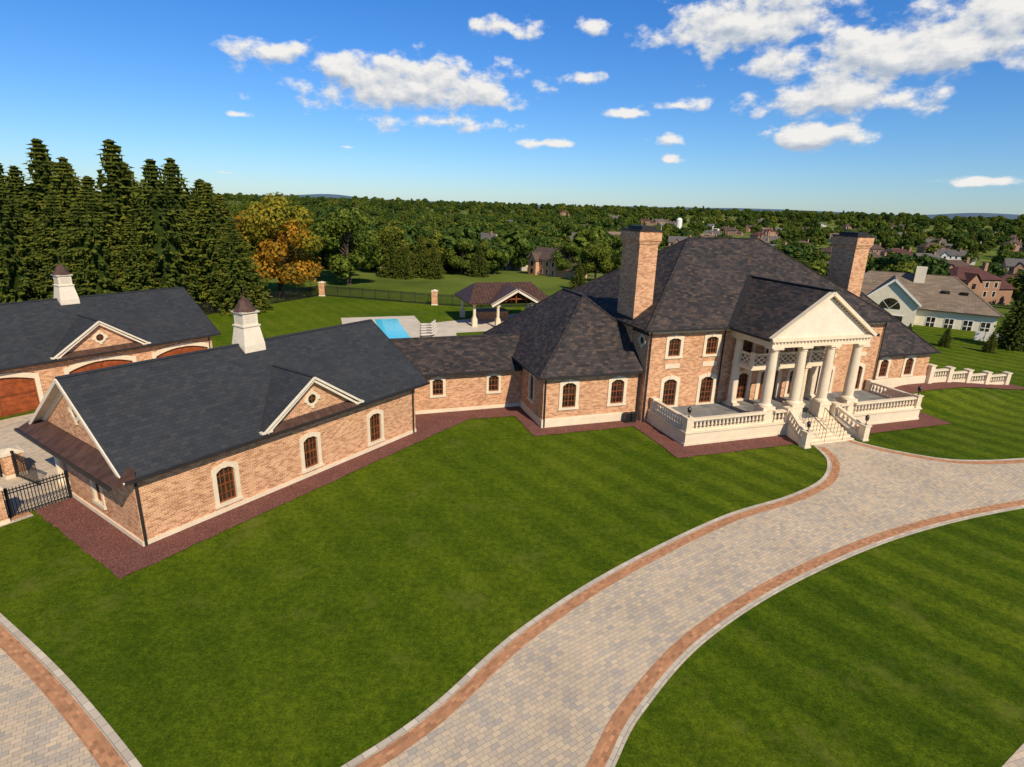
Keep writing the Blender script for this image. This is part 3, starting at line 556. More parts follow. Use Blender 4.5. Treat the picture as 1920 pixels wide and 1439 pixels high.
def pier(x,y,w=0.7,h=1.6,name='brick_pier',rot=0):
    mb=MB(); mb.box(-w/2,w/2,-w/2,w/2,0,h,'brick'); mb.box(-w/2-0.06,w/2+0.06,-w/2-0.06,w/2+0.06,h,h+0.12,'cream'); mb.box(-w/2-0.04,w/2+0.04,-w/2-0.04,w/2+0.04,0,0.2,'cream')
    mb.hexa([(-w/2,-w/2,h+0.12),(w/2,-w/2,h+0.12),(w/2,w/2,h+0.12),(-w/2,w/2,h+0.12)],[(-0.05,-0.05,h+0.28),(0.05,-0.05,h+0.28),(0.05,0.05,h+0.28),(-0.05,0.05,h+0.28)],'cream')
    return mb.obj(name,None,frame((x,y),rot,hgt(x,y)))
fence('iron_gate',[G_(-0.15,7.45),G_(-2.7,7.45)],1.5,pr=0.014); pier(*G_(-3.2,7.4),0.8,1.7,rot=GA); fence('iron_gate',[G_(-3.7,7.4),G_(-9,7.4)],1.5,pr=0.014)
pier(*G_(-0.9,12.9),0.9,1.3,rot=GA); fence('iron_gate',[G_(-1.4,13.0),G_(-4.6,13.4)],1.6,pr=0.014); pier(*G_(-5.2,13.4),0.8,1.4,rot=GA); fence('iron_fence',[G_(-0.9,12.4),G_(-0.6,10.2)],1.5)
fence('iron_fence',[(-44,66),(-40.5,75.8),(-32.0,94.2)],1.7,sp=0.19,pr=0.03); fence('iron_fence',[(-31,94.3),(-12.8,88.9)],1.7,sp=0.19,pr=0.03); fence('iron_fence',[(-11.8,88.7),(-5,87.6),(6,91)],1.7,sp=0.19,pr=0.03)
pier(-31.5,94.4,0.9,2.1); pier(-12.3,88.8,0.9,2.1)
# ================================================= pool, patio, pavilion
sheet('pool_patio',[H_(-12,20),H_(-12,44),H_(-2.2,44),H_(-2.2,38),H_(14.5,44),H_(14.5,33),H_(1,32),H_(-1,20)],0.03,'concrete')
PL=MB(); PL.box(-8.1,-4.5,23.7,42.3,0.0,0.07,'concrete'); PL.poly([(-7.8,24,0.074),(-4.8,24,0.074),(-4.8,42,0.074),(-7.8,42,0.074)],'water'); PL.obj('swimming_pool',None,HM)
for k in range(5):
    mb=MB(); mb.box(-0.33,0.33,-0.95,0.35,0.28,0.34,'white'); mb.hexa([(-0.33,0.35,0.28),(0.33,0.35,0.28),(0.33,0.95,0.72),(-0.33,0.95,0.72)],[(-0.33,0.32,0.34),(0.33,0.32,0.34),(0.33,0.92,0.79),(-0.33,0.92,0.79)],'white')
    for x in (-0.3,0.3):
        for y in (-0.9,0.3): mb.box(x-0.025,x+0.025,y-0.025,y+0.025,0,0.28,'iron')
        mb.beam((x,0.3,0.45),(x,-0.2,0.5),0.03,0.03,'iron')
    x,y=H_(-2.6+0.25*k,30.5+1.5*k); mb.obj('pool_lounge_chair',None,Matrix.Translation((x,y,0.03))@Matrix.Rotation(HA-math.pi/2,4,'Z'))
pv=empty('pool_pavilion',HM@Matrix.Translation((3.9,35.2,0)))
PW,PD=10.2,7.2
mb=MB()
for x in (0.3,PW-0.3):
    for y in (0.3,PD-0.3): mb.box(x-0.32,x+0.32,y-0.32,y+0.32,0,1.0,'cream'); column(mb,x,y,1.0,2.9,0.2)
for x in (3.0,7.7): mb.box(x-0.3,x+0.3,-1.5,-0.9,0,1.0,'cream'); column(mb,x,-1.2,1.0,2.9,0.2)
mb.box(0,PW,0,0.3,2.9,3.15,'white');mb.box(0,PW,PD-0.3,PD,2.9,3.15,'white');mb.box(0,0.3,0.3,PD-0.3,2.9,3.15,'white');mb.box(PW-0.3,PW,0.3,PD-0.3,2.9,3.15,'white')
cx=5.35
mb.box(2.85,3.15,-1.35,0,2.9,3.15,'white'); mb.box(7.55,7.85,-1.35,0,2.9,3.15,'white')
for s_ in (-1,1):
    mb.beam((cx+s_*3.4,-1.95,3.0),(cx,-1.95,4.9),0.12,0.42,'white'); mb.beam((cx+s_*1.5,-1.3,3.3),(cx+s_*0.2,-1.3,4.3),0.12,0.14,'wood')
mb.beam((cx-2,-1.3,3.7),(cx+2,-1.3,3.7),0.16,0.2,'wood'); mb.beam((cx,-1.3,3.2),(cx,-1.3,4.6),0.16,0.16,'wood',(0,1,0))
mb.box(2.0,6.2,4.5,6.9,0,1.05,'brick'); mb.box(1.9,6.3,4.4,7.0,1.05,1.15,'deck')
mb.obj('frame',pv)
mb=MB(); zr=5.2
mb.poly([(-.7,-.7,3.1),(PW+.7,-.7,3.1),(PW-1.2,PD/2,zr),(1.2,PD/2,zr)],'copper'); mb.poly([(PW+.7,PD+.7,3.1),(-.7,PD+.7,3.1),(1.2,PD/2,zr),(PW-1.2,PD/2,zr)],'copper')
mb.poly([(-.7,PD+.7,3.1),(-.7,-.7,3.1),(1.2,PD/2,zr)],'copper'); mb.poly([(PW+.7,-.7,3.1),(PW+.7,PD+.7,3.1),(PW-1.2,PD/2,zr)],'copper')
mb.poly([(-.7,-.7,3.02),(-.7,PD+.7,3.02),(PW+.7,PD+.7,3.02),(PW+.7,-.7,3.02)],'wood')
for s_ in (-1,1):
    p=[(cx+s_*3.6,-2.1,3.1),(cx,-2.1,5.1),(cx,3.3,5.1),(cx+s_*3.6,-0.6,3.1)]; mb.poly(p if s_>0 else p[::-1],'copper'); mb.poly([(a,b_,c-0.08) for a,b_,c in (p[::-1] if s_>0 else p)],'wood')
for i in range(25):
    x=-0.6+i*0.47; t=min(1,max(0,min(x+0.7,PW+0.7-x)/1.9)); mb.beam((x,-0.7,3.13),(x,-0.7+t*(PD/2+0.7),3.13+t*(zr-3.1)),0.03,0.05,'copper')
mb.obj('roof',pv)
# ================================================= suburban houses
for nm,c in (('roof_brown',(0.12,0.078,0.058)),('roof_gray',(0.14,0.125,0.112)),('roof_tan',(0.24,0.175,0.12)),('roof_red',(0.11,0.042,0.034))):
    M[nm]=bricky(nm+'_shingle',c,tuple(x*0.75 for x in c),tuple(x*0.5 for x in c),0.9,0.3,0.02,0.15,bs=0.2)
M['stucco']=plain('stucco',(0.76,0.67,0.49),0.8,0.05); M['siding']=plain('siding_tan',(0.55,0.44,0.31),0.8,0.06); M['whitewall']=plain('white_siding',(0.80,0.76,0.68),0.7,0.04)
M['brick2']=bricky('suburban_brick',(0.36,0.17,0.09),(0.27,0.115,0.06),(0.4,0.3,0.22),0.25,0.085,0.013,0.2)
hm={}
def subhouse(kind):
    wm,rm,hp=kind
    mb=MB(); L,D,E,R=15,9,5.6,8.8
    for O,T,l in (((0,0),(1,0),L),((L,0),(0,1),D),((L,D),(-1,0),L),((0,D),(0,-1),D)):
        w=Wall(mb,O,T,l,-2,E,wm)
        w.build()
        n=5 if l==L else 2
        for i in range(n):
            a=l*(i+0.5)/n
            for z in (0.8,3.4):
                w.bx(mb,a-0.62,a+0.62,z-0.08,z+1.58,0,0.05,'whitewall'); w.bx(mb,a-0.5,a+0.5,z,z+1.5,0.05,0.06,'glass')
    if hp:
        mb.poly([(-.5,-.5,E),(L+.5,-.5,E),(L-4.5,D/2,R),(4.5,D/2,R)],rm);mb.poly([(L+.5,D+.5,E),(-.5,D+.5,E),(4.5,D/2,R),(L-4.5,D/2,R)],rm);mb.poly([(-.5,D+.5,E),(-.5,-.5,E),(4.5,D/2,R)],rm);mb.poly([(L+.5,-.5,E),(L+.5,D+.5,E),(L-4.5,D/2,R)],rm)
    else:
        mb.poly([(-.5,-.5,E-.2),(L+.5,-.5,E-.2),(L+.5,D/2,R),(-.5,D/2,R)],rm);mb.poly([(L+.5,D+.5,E-.2),(-.5,D+.5,E-.2),(-.5,D/2,R),(L+.5,D/2,R)],rm)
        mb.poly([(0,D,E),(0,0,E),(0,D/2,R-.2)],wm);mb.poly([(L,0,E),(L,D,E),(L,D/2,R-.2)],wm)
    mb.box(2.5,6.5,-1.6,0,-2,5.0,wm); mb.poly([(2.5,-1.6,5),(6.5,-1.6,5),(4.5,-1.6,7.2)],wm); mb.poly([(2.1,-2,4.8),(4.5,-2,7.4),(4.5,2.5,7.4),(2.1,-.1,4.8)][::-1],rm); mb.poly([(6.9,-2,4.8),(6.9,-.1,4.8),(4.5,2.5,7.4),(4.5,-2,7.4)][::-1],rm)
    mb.box(L,L+6,1,D-1,-2,3,wm); mb.poly([(L-.1,.5,2.9),(L+6.4,.5,2.9),(L+6.4,D/2,5),(L-.1,D/2,5)],rm); mb.poly([(L+6.4,D-.5,2.9),(L-.1,D-.5,2.9),(L-.1,D/2,5),(L+6.4,D/2,5)],rm); mb.poly([(L+6,1,3),(L+6,D-1,3),(L+6,D/2,4.8)],wm)
    mb.box(L-3.4,L-2.4,D/2-1.6,D/2-.6,5,R+1.2,'brick2')
    for i in (0,1): mb.box(3.9,5.1,-1.66,-1.6,0.8+2.4*i,2.2+2.4*i,'glass')
    return mb
kinds=[('brick2','roof_brown',True),('brick2','roof_gray',False),('whitewall','roof_gray',False),('siding','roof_tan',False),('brick2','roof_red',True),('stucco','roof_tan',True),('brick','roof_brown',False)]
for k,kd in enumerate(kinds):
    o=subhouse(kd).obj('suburban_house'); hm[k]=o.data; bpy.data.objects.remove(o)
HS=[]
def place_house(k,x,y,a,s=1.0,name='suburban_house',dz=0,cl=50):
    o=bpy.data.objects.new(name,hm[k]); COL.objects.link(o); o.matrix_world=Matrix.Translation((x,y,hgt(x,y)+dz))@Matrix.Rotation(rad(a),4,'Z')@Matrix.Scale(s,4); HS.append((x+6*math.cos(rad(a)),y+6*math.sin(rad(a)),13*s,cl))
fixed=[(6,3,142,-55,0.72),(3,-10,164,-30,0.6),(2,-52,205,10,0.8),(2,-36,222,25,0.75),(2,-28,250,15,0.8),(3,-60,240,-15,0.8),(2,-48,280,40,0.8),(3,-70,330,0,.9),(2,-14,290,-10,.8),(2,-6,250,25,.75),(2,-95,340,20,.9),
(4,104,138,10,0.85),(1,60,260,-20,1),(0,100,250,30,.95),(1,118,222,0,.9),(0,150,250,20,1),(0,172,240,-10,1),(1,128,300,15,1),(0,165,310,20,1),(4,200,320,-15,1),(0,215,380,10,1),(1,150,380,0,1),(0,210,440,25,1),(0,250,430,-20,1),(1,290,500,10,1),(0,310,450,0,1),(3,60,380,20,1),(2,30,330,-5,1),(0,200,210,15,.9),(1,225,270,-25,1),(0,135,180,20,.9),(4,160,195,-20,.9),(0,82,300,12,1),(1,90,350,-12,1)]
for h in fixed: place_house(h[0],h[1],h[2],h[3],h[4],cl=50 if h[1]>30 else min(60,max(15,h[2]-150)))
for i in range(160):
    r=random.uniform(330,1300); a=random.uniform(0.12,0.85) if random.random()<0.7 else random.uniform(-0.55,0.12)
    x,y=r*math.sin(a),r*math.cos(a)
    if all(math.hypot(x-q[0],y-q[1])>30 for q in HS): place_house(random.choice([0,0,1,1,1,4,3,2,0,6]) ,x,y,random.uniform(-40,40),random.uniform(0.85,1.05),cl=30)
nv=empty('neighbour_house',Matrix.Translation((47.6,91,-0.9))@Matrix.Rotation(rad(-32),4,'Z')@Matrix.Scale(0.9,4))
mb=MB(); 
for O,T,l in (((0,0),(1,0),25),((25,0),(0,1),14),((25,14),(-1,0),25),((0,14),(0,-1),14)): Wall(mb,O,T,l,-1,3.6,'stucco').build()
hip(mb,-0.5,25.5,-0.5,14.5,3.7,8.6,'roof_tan',7,19,7,7)
mb.box(7,14.5,-2.2,0.2,-1,4.6,'stucco'); mb.poly([(7,-2.2,4.6),(14.5,-2.2,4.6),(10.75,-2.2,8.0)],'stucco')
mb.poly([(6.5,-2.7,4.3),(10.75,-2.7,8.3),(10.75,6,8.3),(6.5,0.4,4.3)][::-1],'roof_tan'); mb.poly([(15,-2.7,4.3),(15,0.4,4.3),(10.75,6,8.3),(10.75,-2.7,8.3)][::-1],'roof_tan')
for s_ in (-1,1): mb.beam((10.75+s_*4.2,-2.65,4.35),(10.75,-2.65,8.15),0.1,0.3,'whitewall')
fw=Wall(mb,(0,-2.2),(1,0),1,0,1); g2=Wall(mb,(0,0),(1,0),1,0,1)
for k in range(3): fw.bx(mb,8.6+k*1.5,9.85+k*1.5,0.2,2.4,0,0.05,'glass'); fw.bx(mb,8.5+k*1.5,9.95+k*1.5,2.45,2.6,0,0.1,'whitewall')
mb.poly([fw.P(10.75+1.5*math.cos(t*math.pi/12),3.5+1.7*math.sin(t*math.pi/12),0.04) for t in range(13)]+[],'glass')
for t in (3,6,9): mb.beam(fw.P(10.75,3.5,0.06),fw.P(10.75+1.5*math.cos(t*math.pi/12),3.5+1.7*math.sin(t*math.pi/12),0.06),0.06,0.06,'whitewall')
for a in (1.2,4.2,16.2,18.6,21,23.2): g2.bx(mb,a-0.1,a+1.2,0.7,2.6,0,0.05,'whitewall'); g2.bx(mb,a,a+1.1,0.8,2.5,0.05,0.07,'glass'); g2.bx(mb,a+0.5,a+0.6,0.8,2.5,0.07,0.09,'whitewall'); g2.bx(mb,a,a+1.1,1.6,1.7,0.07,0.091,'whitewall')
mb.box(13.5,15,5.0,6.4,6,9.9,'stucco'); mb.box(17.5,18.6,3.0,4.2,6.0,6.5,'glass'); mb.box(20,21,3.0,4.2,6.0,6.5,'glass')
mb.obj('body',nv)
mb=MB()
for (p,q) in (((60,74),(74,65)),((74,65),(80,78))):
    n=16
    for i in range(n):
        x=p[0]+(q[0]-p[0])*i/n;y=p[1]+(q[1]-p[1])*i/n;x2=p[0]+(q[0]-p[0])*(i+0.93)/n;y2=p[1]+(q[1]-p[1])*(i+0.93)/n; mb.beam((x,y,0.65),(x2,y2,0.65),0.05,1.2,'whitewall')
mb.obj('white_fence')
mb=MB(); mb.lathe(0,0,[(4,-12),(4,3),(4,4),(3,6),(1.2,7)],'whitewall',16); mb.obj('storage_tank',None,Matrix.Translation((222,820,-1)))
# ================================================= trees
def rv(r): 
    while True:
        p=Vector((random.uniform(-1,1),random.uniform(-1,1),random.uniform(-1,1)))
        if p.length<1: return p*r
def leafquad(mb,c,s,m,nrm):
    n=nrm.normalized()
    a=n.orthogonal().normalized(); t=random.uniform(0,6.28); b_=n.cross(a); a2=a*math.cos(t)+b_*math.sin(t); b2=n.cross(a2)
    e=random.uniform(0.6,1.0); mb.poly([c-a2*s-b2*s*e*0.4,c+a2*s*0.2-b2*s*e,c+a2*s+b2*s*e*0.3,c-a2*s*0.1+b2*s*e],m)
def decid(H,R,nl,ls,m,seed,trunkh=0.25,m2=None,nb=16):
    random.seed(seed); mb=MB(); tz=H*trunkh
    mb.cone((0,0,-0.5),(0.1,0,tz),R*0.075,R*0.055,'bark',8); mb.cone((0.1,0,tz),(0,0.2,H*0.7),R*0.055,R*0.02,'bark',6)
    blobs=[]
    for i in range(nb):
        a=i*2.4+random.uniform(-.4,.4); zz=random.uniform(0.1,0.95); rr=R*(math.sin(math.pi*min(1,(zz*0.8+0.14)))**0.7)*random.uniform(0.4,0.8)
        c=Vector((rr*math.cos(a),rr*math.sin(a),tz*0.8+(H-tz*0.8)*zz*0.92)); blobs.append((c,R*random.uniform(0.24,0.42)))
        mb.cone((0.05,0.1,tz+(c.z-tz)*0.35),tuple(c),R*0.025,R*0.008,'bark',4)
    blobs.append((Vector((0,0,H*0.86)),R*0.34))
    per=int(nl/len(blobs))
    for c,r in blobs:
        mm=m2 if (m2 and c.z>H*0.5 and random.random()<0.7) else m
        for _ in range(per):
            d=rv(1).normalized(); rr=r*(random.uniform(0.45,1.12)**0.6); p=c+Vector((d.x*rr,d.y*rr,d.z*rr*0.8))
            leafquad(mb,p,ls*random.uniform(0.6,1.3),mm,(d+rv(0.9)))
    return mb
def spruce(H,R,seed,q=1.0,m='needle'):
    random.seed(seed); mb=MB(); mb.cone((0,0,-0.5),(0,0,H*0.97),R*0.06,0.03,'bark',7)
    prof=[]
    for i in range(12):
        t=i/11; prof.append((max(0.03,R*0.5*min(1,(1-t)*1.35)**0.85),H*(0.04+0.88*t)))
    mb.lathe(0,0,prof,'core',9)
    lv=int(44*q)
    for i in range(lv):
        t=i/lv; z=H*(0.03+0.955*t)+random.uniform(-.1,.1); rad_=R*(min(1,(1-t)*1.35)**0.85)*random.uniform(0.82,1.12)+0.15; nb=max(6,int(17*(1-t*0.55)*q**0.5))
        a0=random.uniform(0,6)
        for k in range(nb):
            a=a0+6.283*k/nb+random.uniform(-.15,.15); rl=rad_*random.uniform(0.65,1.2); n=max(2,int(rl/0.62*q))
            for j in range(n):
                s_=(j+0.7)/n
                if s_<0.35 and n>4: continue
                r=rl*s_; zz=z-0.34*r*(0.7 if s_<0.8 else 0.52)+0.1*r*s_; c=Vector((r*math.cos(a),r*math.sin(a),zz))
                w=0.48*(1.25-0.5*s_)/q**0.5
                d=Vector((math.cos(a),math.sin(a),-0.3)); sd=Vector((-math.sin(a),math.cos(a),random.uniform(-.25,.25)))
                ww=w*random.uniform(0.75,1.3)
                mb.poly([c-d*ww,c+sd*ww*0.8-Vector((0,0,0.15)),c+d*ww*1.3,c-sd*ww*0.8-Vector((0,0,0.15))],m)
                if random.random()<0.8:
                    h_=random.uniform(0.45,1.05)
                    mb.poly([c-d*ww*0.8,c+d*ww,c+d*ww*0.5-Vector((0,0,h_)),c-d*ww*0.4-Vector((0,0,h_*0.8))] if random.random()<.4 else [c-sd*ww*0.8,c+sd*ww*0.8,c+sd*ww*0.3-Vector((0,0,h_)),c-sd*ww*0.3-Vector((0,0,h_*0.8))],m)
    return mb
def meshof(mb):
    o=mb.obj('tmp',uv=False); d=o.data; bpy.data.objects.remove(o); return d
def inst(name,me,x,y,s,rz=None,sz=None):
    o=bpy.data.objects.new(name,me); COL.objects.link(o); o.location=(x,y,hgt(x,y)); o.scale=(s,s,sz or s); o.rotation_euler=(0,0,random.uniform(0,6.28) if rz is None else rz); return o
SP=[meshof(spruce(21,6.4,11)),meshof(spruce(21,5.8,12)),meshof(spruce(21,7.0,13))]
random.seed(5)
sps=[(-38.0,79,0.60),(-41.5,81,0.80),(-47.5,79,0.93),(-45,86,0.90),(-53,80,1.02),(-50,88,0.95),(-59,79,0.93),(-64,82,1.06),(-57,88,1.0),(-70,78,0.95),(-76,83,1.06),(-67,90,0.95),(-82,78,0.96),(-88,84,1.05),(-79,92,1.0),(-95,78,0.95),(-101,84,1.06),(-53,74,0.78),(-63,73,0.84),(-73,72,0.82),(-84,71,0.90),(-95,69,0.88),(-42.5,86,0.78),(-62,95,1.0),(-90,95,1.05),(-49,75,0.6),(-58,75,0.72),(-68,76,0.83),(-78,75,0.8),(-107,74,1.0),(-55,84,0.9),(-72,87,0.95),(-84,88,0.97),(-61,86,.9),(-80,84,.88),(-92,74,.8)]
for i,(x,y,s) in enumerate(sps): inst('spruce_tree',SP[i%3],x,y,s*random.uniform(0.95,1.05))
inst('autumn_tree',meshof(decid(15.8,6.8,9500,0.27,'leaf_y',21,0.2,'leaf_yg',26)),-37.0,91.5,1.0)
DC=[meshof(decid(13,6,8500,0.30,'leaf',s,nb=24)) for s in (31,32)]
for x,y,s in ((-31,108,1.05),(-36.0,119,1.05),(-27,127,0.8),(-58,122,0.85),(-12,131,0.6),(-18,134,.7),(-7,135,.55),(12,133,.6),(17,124,0.66),(22,114,0.62),(26,122,.7),(-68,122,1.0)): inst('deciduous_tree',DC[random.randint(0,1)],x,y,s)
for x,y,s in ((-26,122,0.42),(-23,120,0.34),(-20,124,0.44),(-17,122,0.36),(-8,128,0.36),(12,110,0.28)): inst('spruce_tree',SP[1],x,y,s)
for x,y,s in ((61,69.5,0.30),(50,72,0.10),(53,69.5,0.11),(56.5,67,0.11)): inst('evergreen_shrub',SP[0],x,y,s,sz=s*1.15)
far=[meshof(decid(12,6.2,1100,0.72,'leaf',41)),meshof(decid(11,6.6,1100,0.76,'leaf',42)),meshof(decid(13,5.4,1100,0.68,'leaf',43)),meshof(spruce(13,4.2,44,0.5))]
random.seed(99)
pts=[[] for _ in far]
def okp(x,y,d):
    if y<134 and x<35 and d<155: return False
    for hx,hy,hr,cl in HS:
        dx,dy=x-hx,y-hy
        if dx*dx+dy*dy>8100: continue
        if dx*dx+dy*dy<(hr*0.9)**2: return False
        L=math.hypot(hx,hy); ux,uy=hx/L,hy/L; al=-(dx*ux+dy*uy); 
        if 0<al<cl and abs(dx*uy-dy*ux)<hr*0.75: 
            if random.random()<0.88: return False
    return True
def scatter(n,r0,r1,s0,s1,a0=-0.85,a1=0.92,conf=0.12):
    c=0;tr=0
    while c<n and tr<n*6:
        tr+=1
        a=random.uniform(a0,a1); r=math.sqrt(random.uniform(r0*r0,r1*r1)); x,y=r*math.sin(a),r*math.cos(a)
        sb=1.0
        if a>0.18 and r<900:
            if random.random()<0.2: continue
            sb=0.82
        if r<240 and mnoise.noise(Vector((x*0.02,y*0.02,3)))<-0.15: continue
        if r>=240 and mnoise.noise(Vector((x*0.007,y*0.007,5)))<-0.27: continue
        if not okp(x,y,r): continue
        s=random.uniform(s0,s1)*sb; pts[3 if random.random()<conf else random.randint(0,2)].append((x,y,s)); c+=1
scatter(420,134,240,0.45,1.0,conf=0.2); scatter(1050,240,480,0.5,1.1); scatter(1500,480,950,0.7,1.3); scatter(1600,950,2100,0.9,1.7); scatter(1000,2100,3600,1.4,2.4)
for k,mesh in enumerate(far):
    V=[];F=[]
    for x,y,s in pts[k]:
        t=random.uniform(0,6.28); z=hgt(x,y)-0.3; i=len(V)
        for q in range(4): V.append((x+s*0.7071*math.cos(t+q*math.pi/2),y+s*0.7071*math.sin(t+q*math.pi/2),z))
        F.append((i,i+1,i+2,i+3))
    me=bpy.data.meshes.new('distant_woods'); me.from_pydata(V,[],F); me.update()
    o=bpy.data.objects.new('distant_woods',me); COL.objects.link(o); o.instance_type='FACES'; o.use_instance_faces_scale=True; o.show_instancer_for_render=False; o.show_instancer_for_viewport=False
    c=bpy.data.objects.new('woodland_tree',mesh); COL.objects.link(c); c.parent=o
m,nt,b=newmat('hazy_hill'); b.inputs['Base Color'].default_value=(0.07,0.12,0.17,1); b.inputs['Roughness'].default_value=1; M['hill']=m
mb=MB(); n=160; prev=None
for i in range(n+1):
    a=-1.1+2.2*i/n; r=9000; x,y=r*math.sin(a),r*math.cos(a); z=15+55*max(0,0.45+mnoise.noise(Vector((a*4,2.3,0)))*1.3+0.25*mnoise.noise(Vector((a*14,1,0))))+ (60*math.exp(-((a-0.66)/0.06)**2))+(55*math.exp(-((a+0.3)/0.05)**2))
    cur=((x*0.93,y*0.93,-40),(x,y,z))
    if prev: mb.poly([prev[0],cur[0],cur[1],prev[1]],'hill')
    prev=cur
mb.obj('hills',uv=False)
# ================================================= sky + sun
az=rad(-62); el=rad(40)
sd=Vector((math.cos(az)*math.cos(el),math.sin(az)*math.cos(el),math.sin(el)))
L=bpy.data.lights.new('sun','SUN'); L.energy=5.0; L.angle=rad(0.53); L.color=(1.0,0.88,0.70)
so=bpy.data.objects.new('sun',L); COL.objects.link(so); so.rotation_euler=sd.to_track_quat('Z','Y').to_euler()
w=bpy.data.worlds.new('World'); sc.world=w; w.use_nodes=True; nt=w.node_tree; bg=nt.nodes['Background']
sky=nt.nodes.new('ShaderNodeTexSky'); sky.sky_type='NISHITA'; sky.sun_disc=False; sky.sun_elevation=el; sky.sun_rotation=math.atan2(sd.x,sd.y); sky.air_density=1.0; sky.dust_density=0.2; sky.ozone_density=3.0; sky.altitude=100
clouds=[(-.175,.172,.185,.042,1.15),(-.08,.165,.10,.030,1.1),(-.27,.185,.08,.026,1.0),(.530,.205,.200,.038,1.2),(.63,.235,.12,.036,1.15),(.46,.155,.13,.026,1.15),(.324,.254,.130,.038,1.2),(.38,.275,.07,.03,1.1),(-.026,.256,.060,.019,1.0),(-.369,.199,.060,.018,1.05),(.109,.256,.045,.013,.95),(.09,.19,.045,.012,1.0),(.436,.107,.08,.021,1.15),(.035,.097,.065,.010,.9),(.24,.105,.045,.012,.9),(.243,.152,.065,.012,.85),(.172,.142,.055,.009,.85),(-.42,.115,.035,.007,.6),(.651,.048,.065,.009,.75),(-.45,.035,.03,.005,.5),(.24,.075,.03,.011,.8),(.68,.27,.07,.015,.8),(-.27,.08,.025,.006,.7),(-.14,.125,.27,.032,.55),(-.9,.3,.15,.04,.8),(1.1,.2,.2,.04,.9),(1.6,.3,.25,.06,1),(2.6,.35,.3,.08,1),(-2.2,.3,.3,.07,1)]
grp=bpy.data.node_groups.new('cloud_density','ShaderNodeTree')
grp.interface.new_socket('Vector',in_out='INPUT',socket_type='NodeSocketVector'); grp.interface.new_socket('Density',in_out='OUTPUT',socket_type='NodeSocketFloat')
gi=grp.nodes.new('NodeGroupInput'); go=grp.nodes.new('NodeGroupOutput')
def gm(op,a=None,b_=None,cl=False):
    n=grp.nodes.new('ShaderNodeMath'); n.operation=op; n.use_clamp=cl
    for i,x in enumerate((a,b_)):
        if x is None: continue
        if isinstance(x,(int,float)): n.inputs[i].default_value=x
        else: grp.links.new(x,n.inputs[i])
    return n.outputs[0]
def gv(op,a,b_):
    n=grp.nodes.new('ShaderNodeVectorMath'); n.operation=op
    for i,x in enumerate((a,b_)):
        if x is None: continue
        if isinstance(x,tuple): n.inputs[i].default_value=x
        else: grp.links.new(x,n.inputs[i])
    return n
P=gi.outputs[0]; cur=None
for (a,e,sw,sh,am) in clouds:
    n=gv('MULTIPLY',gv('SUBTRACT',P,(a,e,0)).outputs[0],(1/sw,1/sh,0)); l=gv('LENGTH',n.outputs[0],None).outputs['Value']
    d=gm('SUBTRACT',am,gm('MULTIPLY',l,1.0)); cur=d if cur is None else gm('MAXIMUM',cur,d)
cur=gm('MAXIMUM',cur,-1.4)
sv=gv('MULTIPLY',P,(1,1.6,1)).outputs[0]
n1=noise(grp,sv,20,10,0.58)
n1v=gm('MULTIPLY',gm('SUBTRACT',n1.outputs[0],0.5),2.9)
tot=gm('SUBTRACT',gm('ADD',cur,n1v),0.14)
grp.links.new(tot,go.inputs[0])
tc=nt.nodes.new('ShaderNodeTexCoord'); sp=nt.nodes.new('ShaderNodeSeparateXYZ'); nt.links.new(tc.outputs['Generated'],sp.inputs[0])
def wm(op,a=None,b_=None,cl=False):
    n=nt.nodes.new('ShaderNodeMath'); n.operation=op; n.use_clamp=cl
    for i,x in enumerate((a,b_)):
        if x is None: continue
        if isinstance(x,(int,float)): n.inputs[i].default_value=x
        else: nt.links.new(x,n.inputs[i])
    return n.outputs[0]
A=wm('ARCTAN2',sp.outputs[0],sp.outputs[1]); E=wm('ARCSINE',sp.outputs[2])
cb=nt.nodes.new('ShaderNodeCombineXYZ'); nt.links.new(A,cb.inputs[0]); nt.links.new(E,cb.inputs[1])
g1=nt.nodes.new('ShaderNodeGroup'); g1.node_tree=grp; nt.links.new(cb.outputs[0],g1.inputs[0])
cb2=nt.nodes.new('ShaderNodeCombineXYZ'); nt.links.new(wm('ADD',A,0.004),cb2.inputs[0]); nt.links.new(wm('ADD',E,0.012),cb2.inputs[1])
g2_=nt.nodes.new('ShaderNodeGroup'); g2_.node_tree=grp; nt.links.new(cb2.outputs[0],g2_.inputs[0])
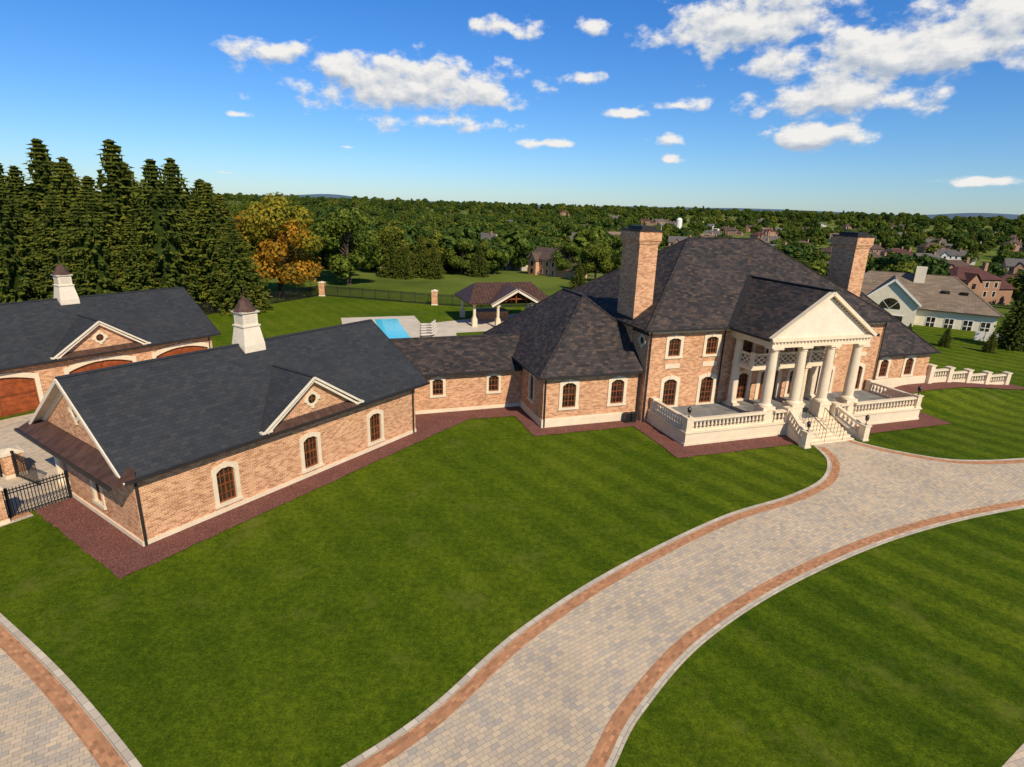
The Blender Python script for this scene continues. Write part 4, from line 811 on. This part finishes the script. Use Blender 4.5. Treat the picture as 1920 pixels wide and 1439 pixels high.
dens=nt.nodes.new('ShaderNodeMapRange'); dens.interpolation_type='SMOOTHSTEP'; dens.inputs[1].default_value=-0.08; dens.inputs[2].default_value=0.55; nt.links.new(g1.outputs[0],dens.inputs[0])
shade=nt.nodes.new('ShaderNodeMapRange'); shade.inputs[1].default_value=-0.55; shade.inputs[2].default_value=0.45; nt.links.new(wm('SUBTRACT',g1.outputs[0],g2_.outputs[0]),shade.inputs[0])
cr_=nt.nodes.new('ShaderNodeValToRGB'); cr_.color_ramp.elements[0].color=(0.46,0.53,0.64,1); cr_.color_ramp.elements[1].color=(0.94,0.92,0.89,1); nt.links.new(shade.outputs[0],cr_.inputs[0])
K=0.10
cs=nt.nodes.new('ShaderNodeVectorMath'); cs.operation='SCALE'; cs.inputs['Scale'].default_value=0.95/K; nt.links.new(cr_.outputs[0],cs.inputs[0])
hs=nt.nodes.new('ShaderNodeHueSaturation'); hs.inputs['Saturation'].default_value=1.15; nt.links.new(sky.outputs[0],hs.inputs['Color'])
tr=ramp(nt,[(0.0,(0.68,0.87,1.18)),(0.12,(0.60,0.90,1.25)),(0.33,(0.42,0.88,1.38)),(0.6,(0.6,0.95,1.2)),(1.0,(0.8,0.95,1.05))]); nt.links.new(E,tr.inputs[0])
skyc=mix(nt,'MULTIPLY',1.0,hs.outputs[0],tr.outputs[0])
mx=mix(nt,'MIX',dens.outputs[0],skyc,cs.outputs[0]); nt.links.new(mx,bg.inputs[0]); bg.inputs[1].default_value=K
# ================================================= camera
F_=1080.0; roll=math.atan(0.030); pitch=math.atan(333/F_)
c=math.cos(pitch); s=math.sin(pitch); Fw=Vector((0,c,-s)); r0=Vector((1,0,0)); uu=Vector((0,s,c))
R_=r0*math.cos(roll)+uu*math.sin(roll); U_=uu*math.cos(roll)-r0*math.sin(roll)
cam=bpy.data.cameras.new('camera'); cam.sensor_width=36; cam.lens=36*F_/1920; cam.clip_start=0.5; cam.clip_end=30000
co=bpy.data.objects.new('camera',cam); COL.objects.link(co)
mt=Matrix((R_,U_,-Fw)).transposed().to_4x4(); mt.translation=(0,0,15); co.matrix_world=mt; sc.camera=co
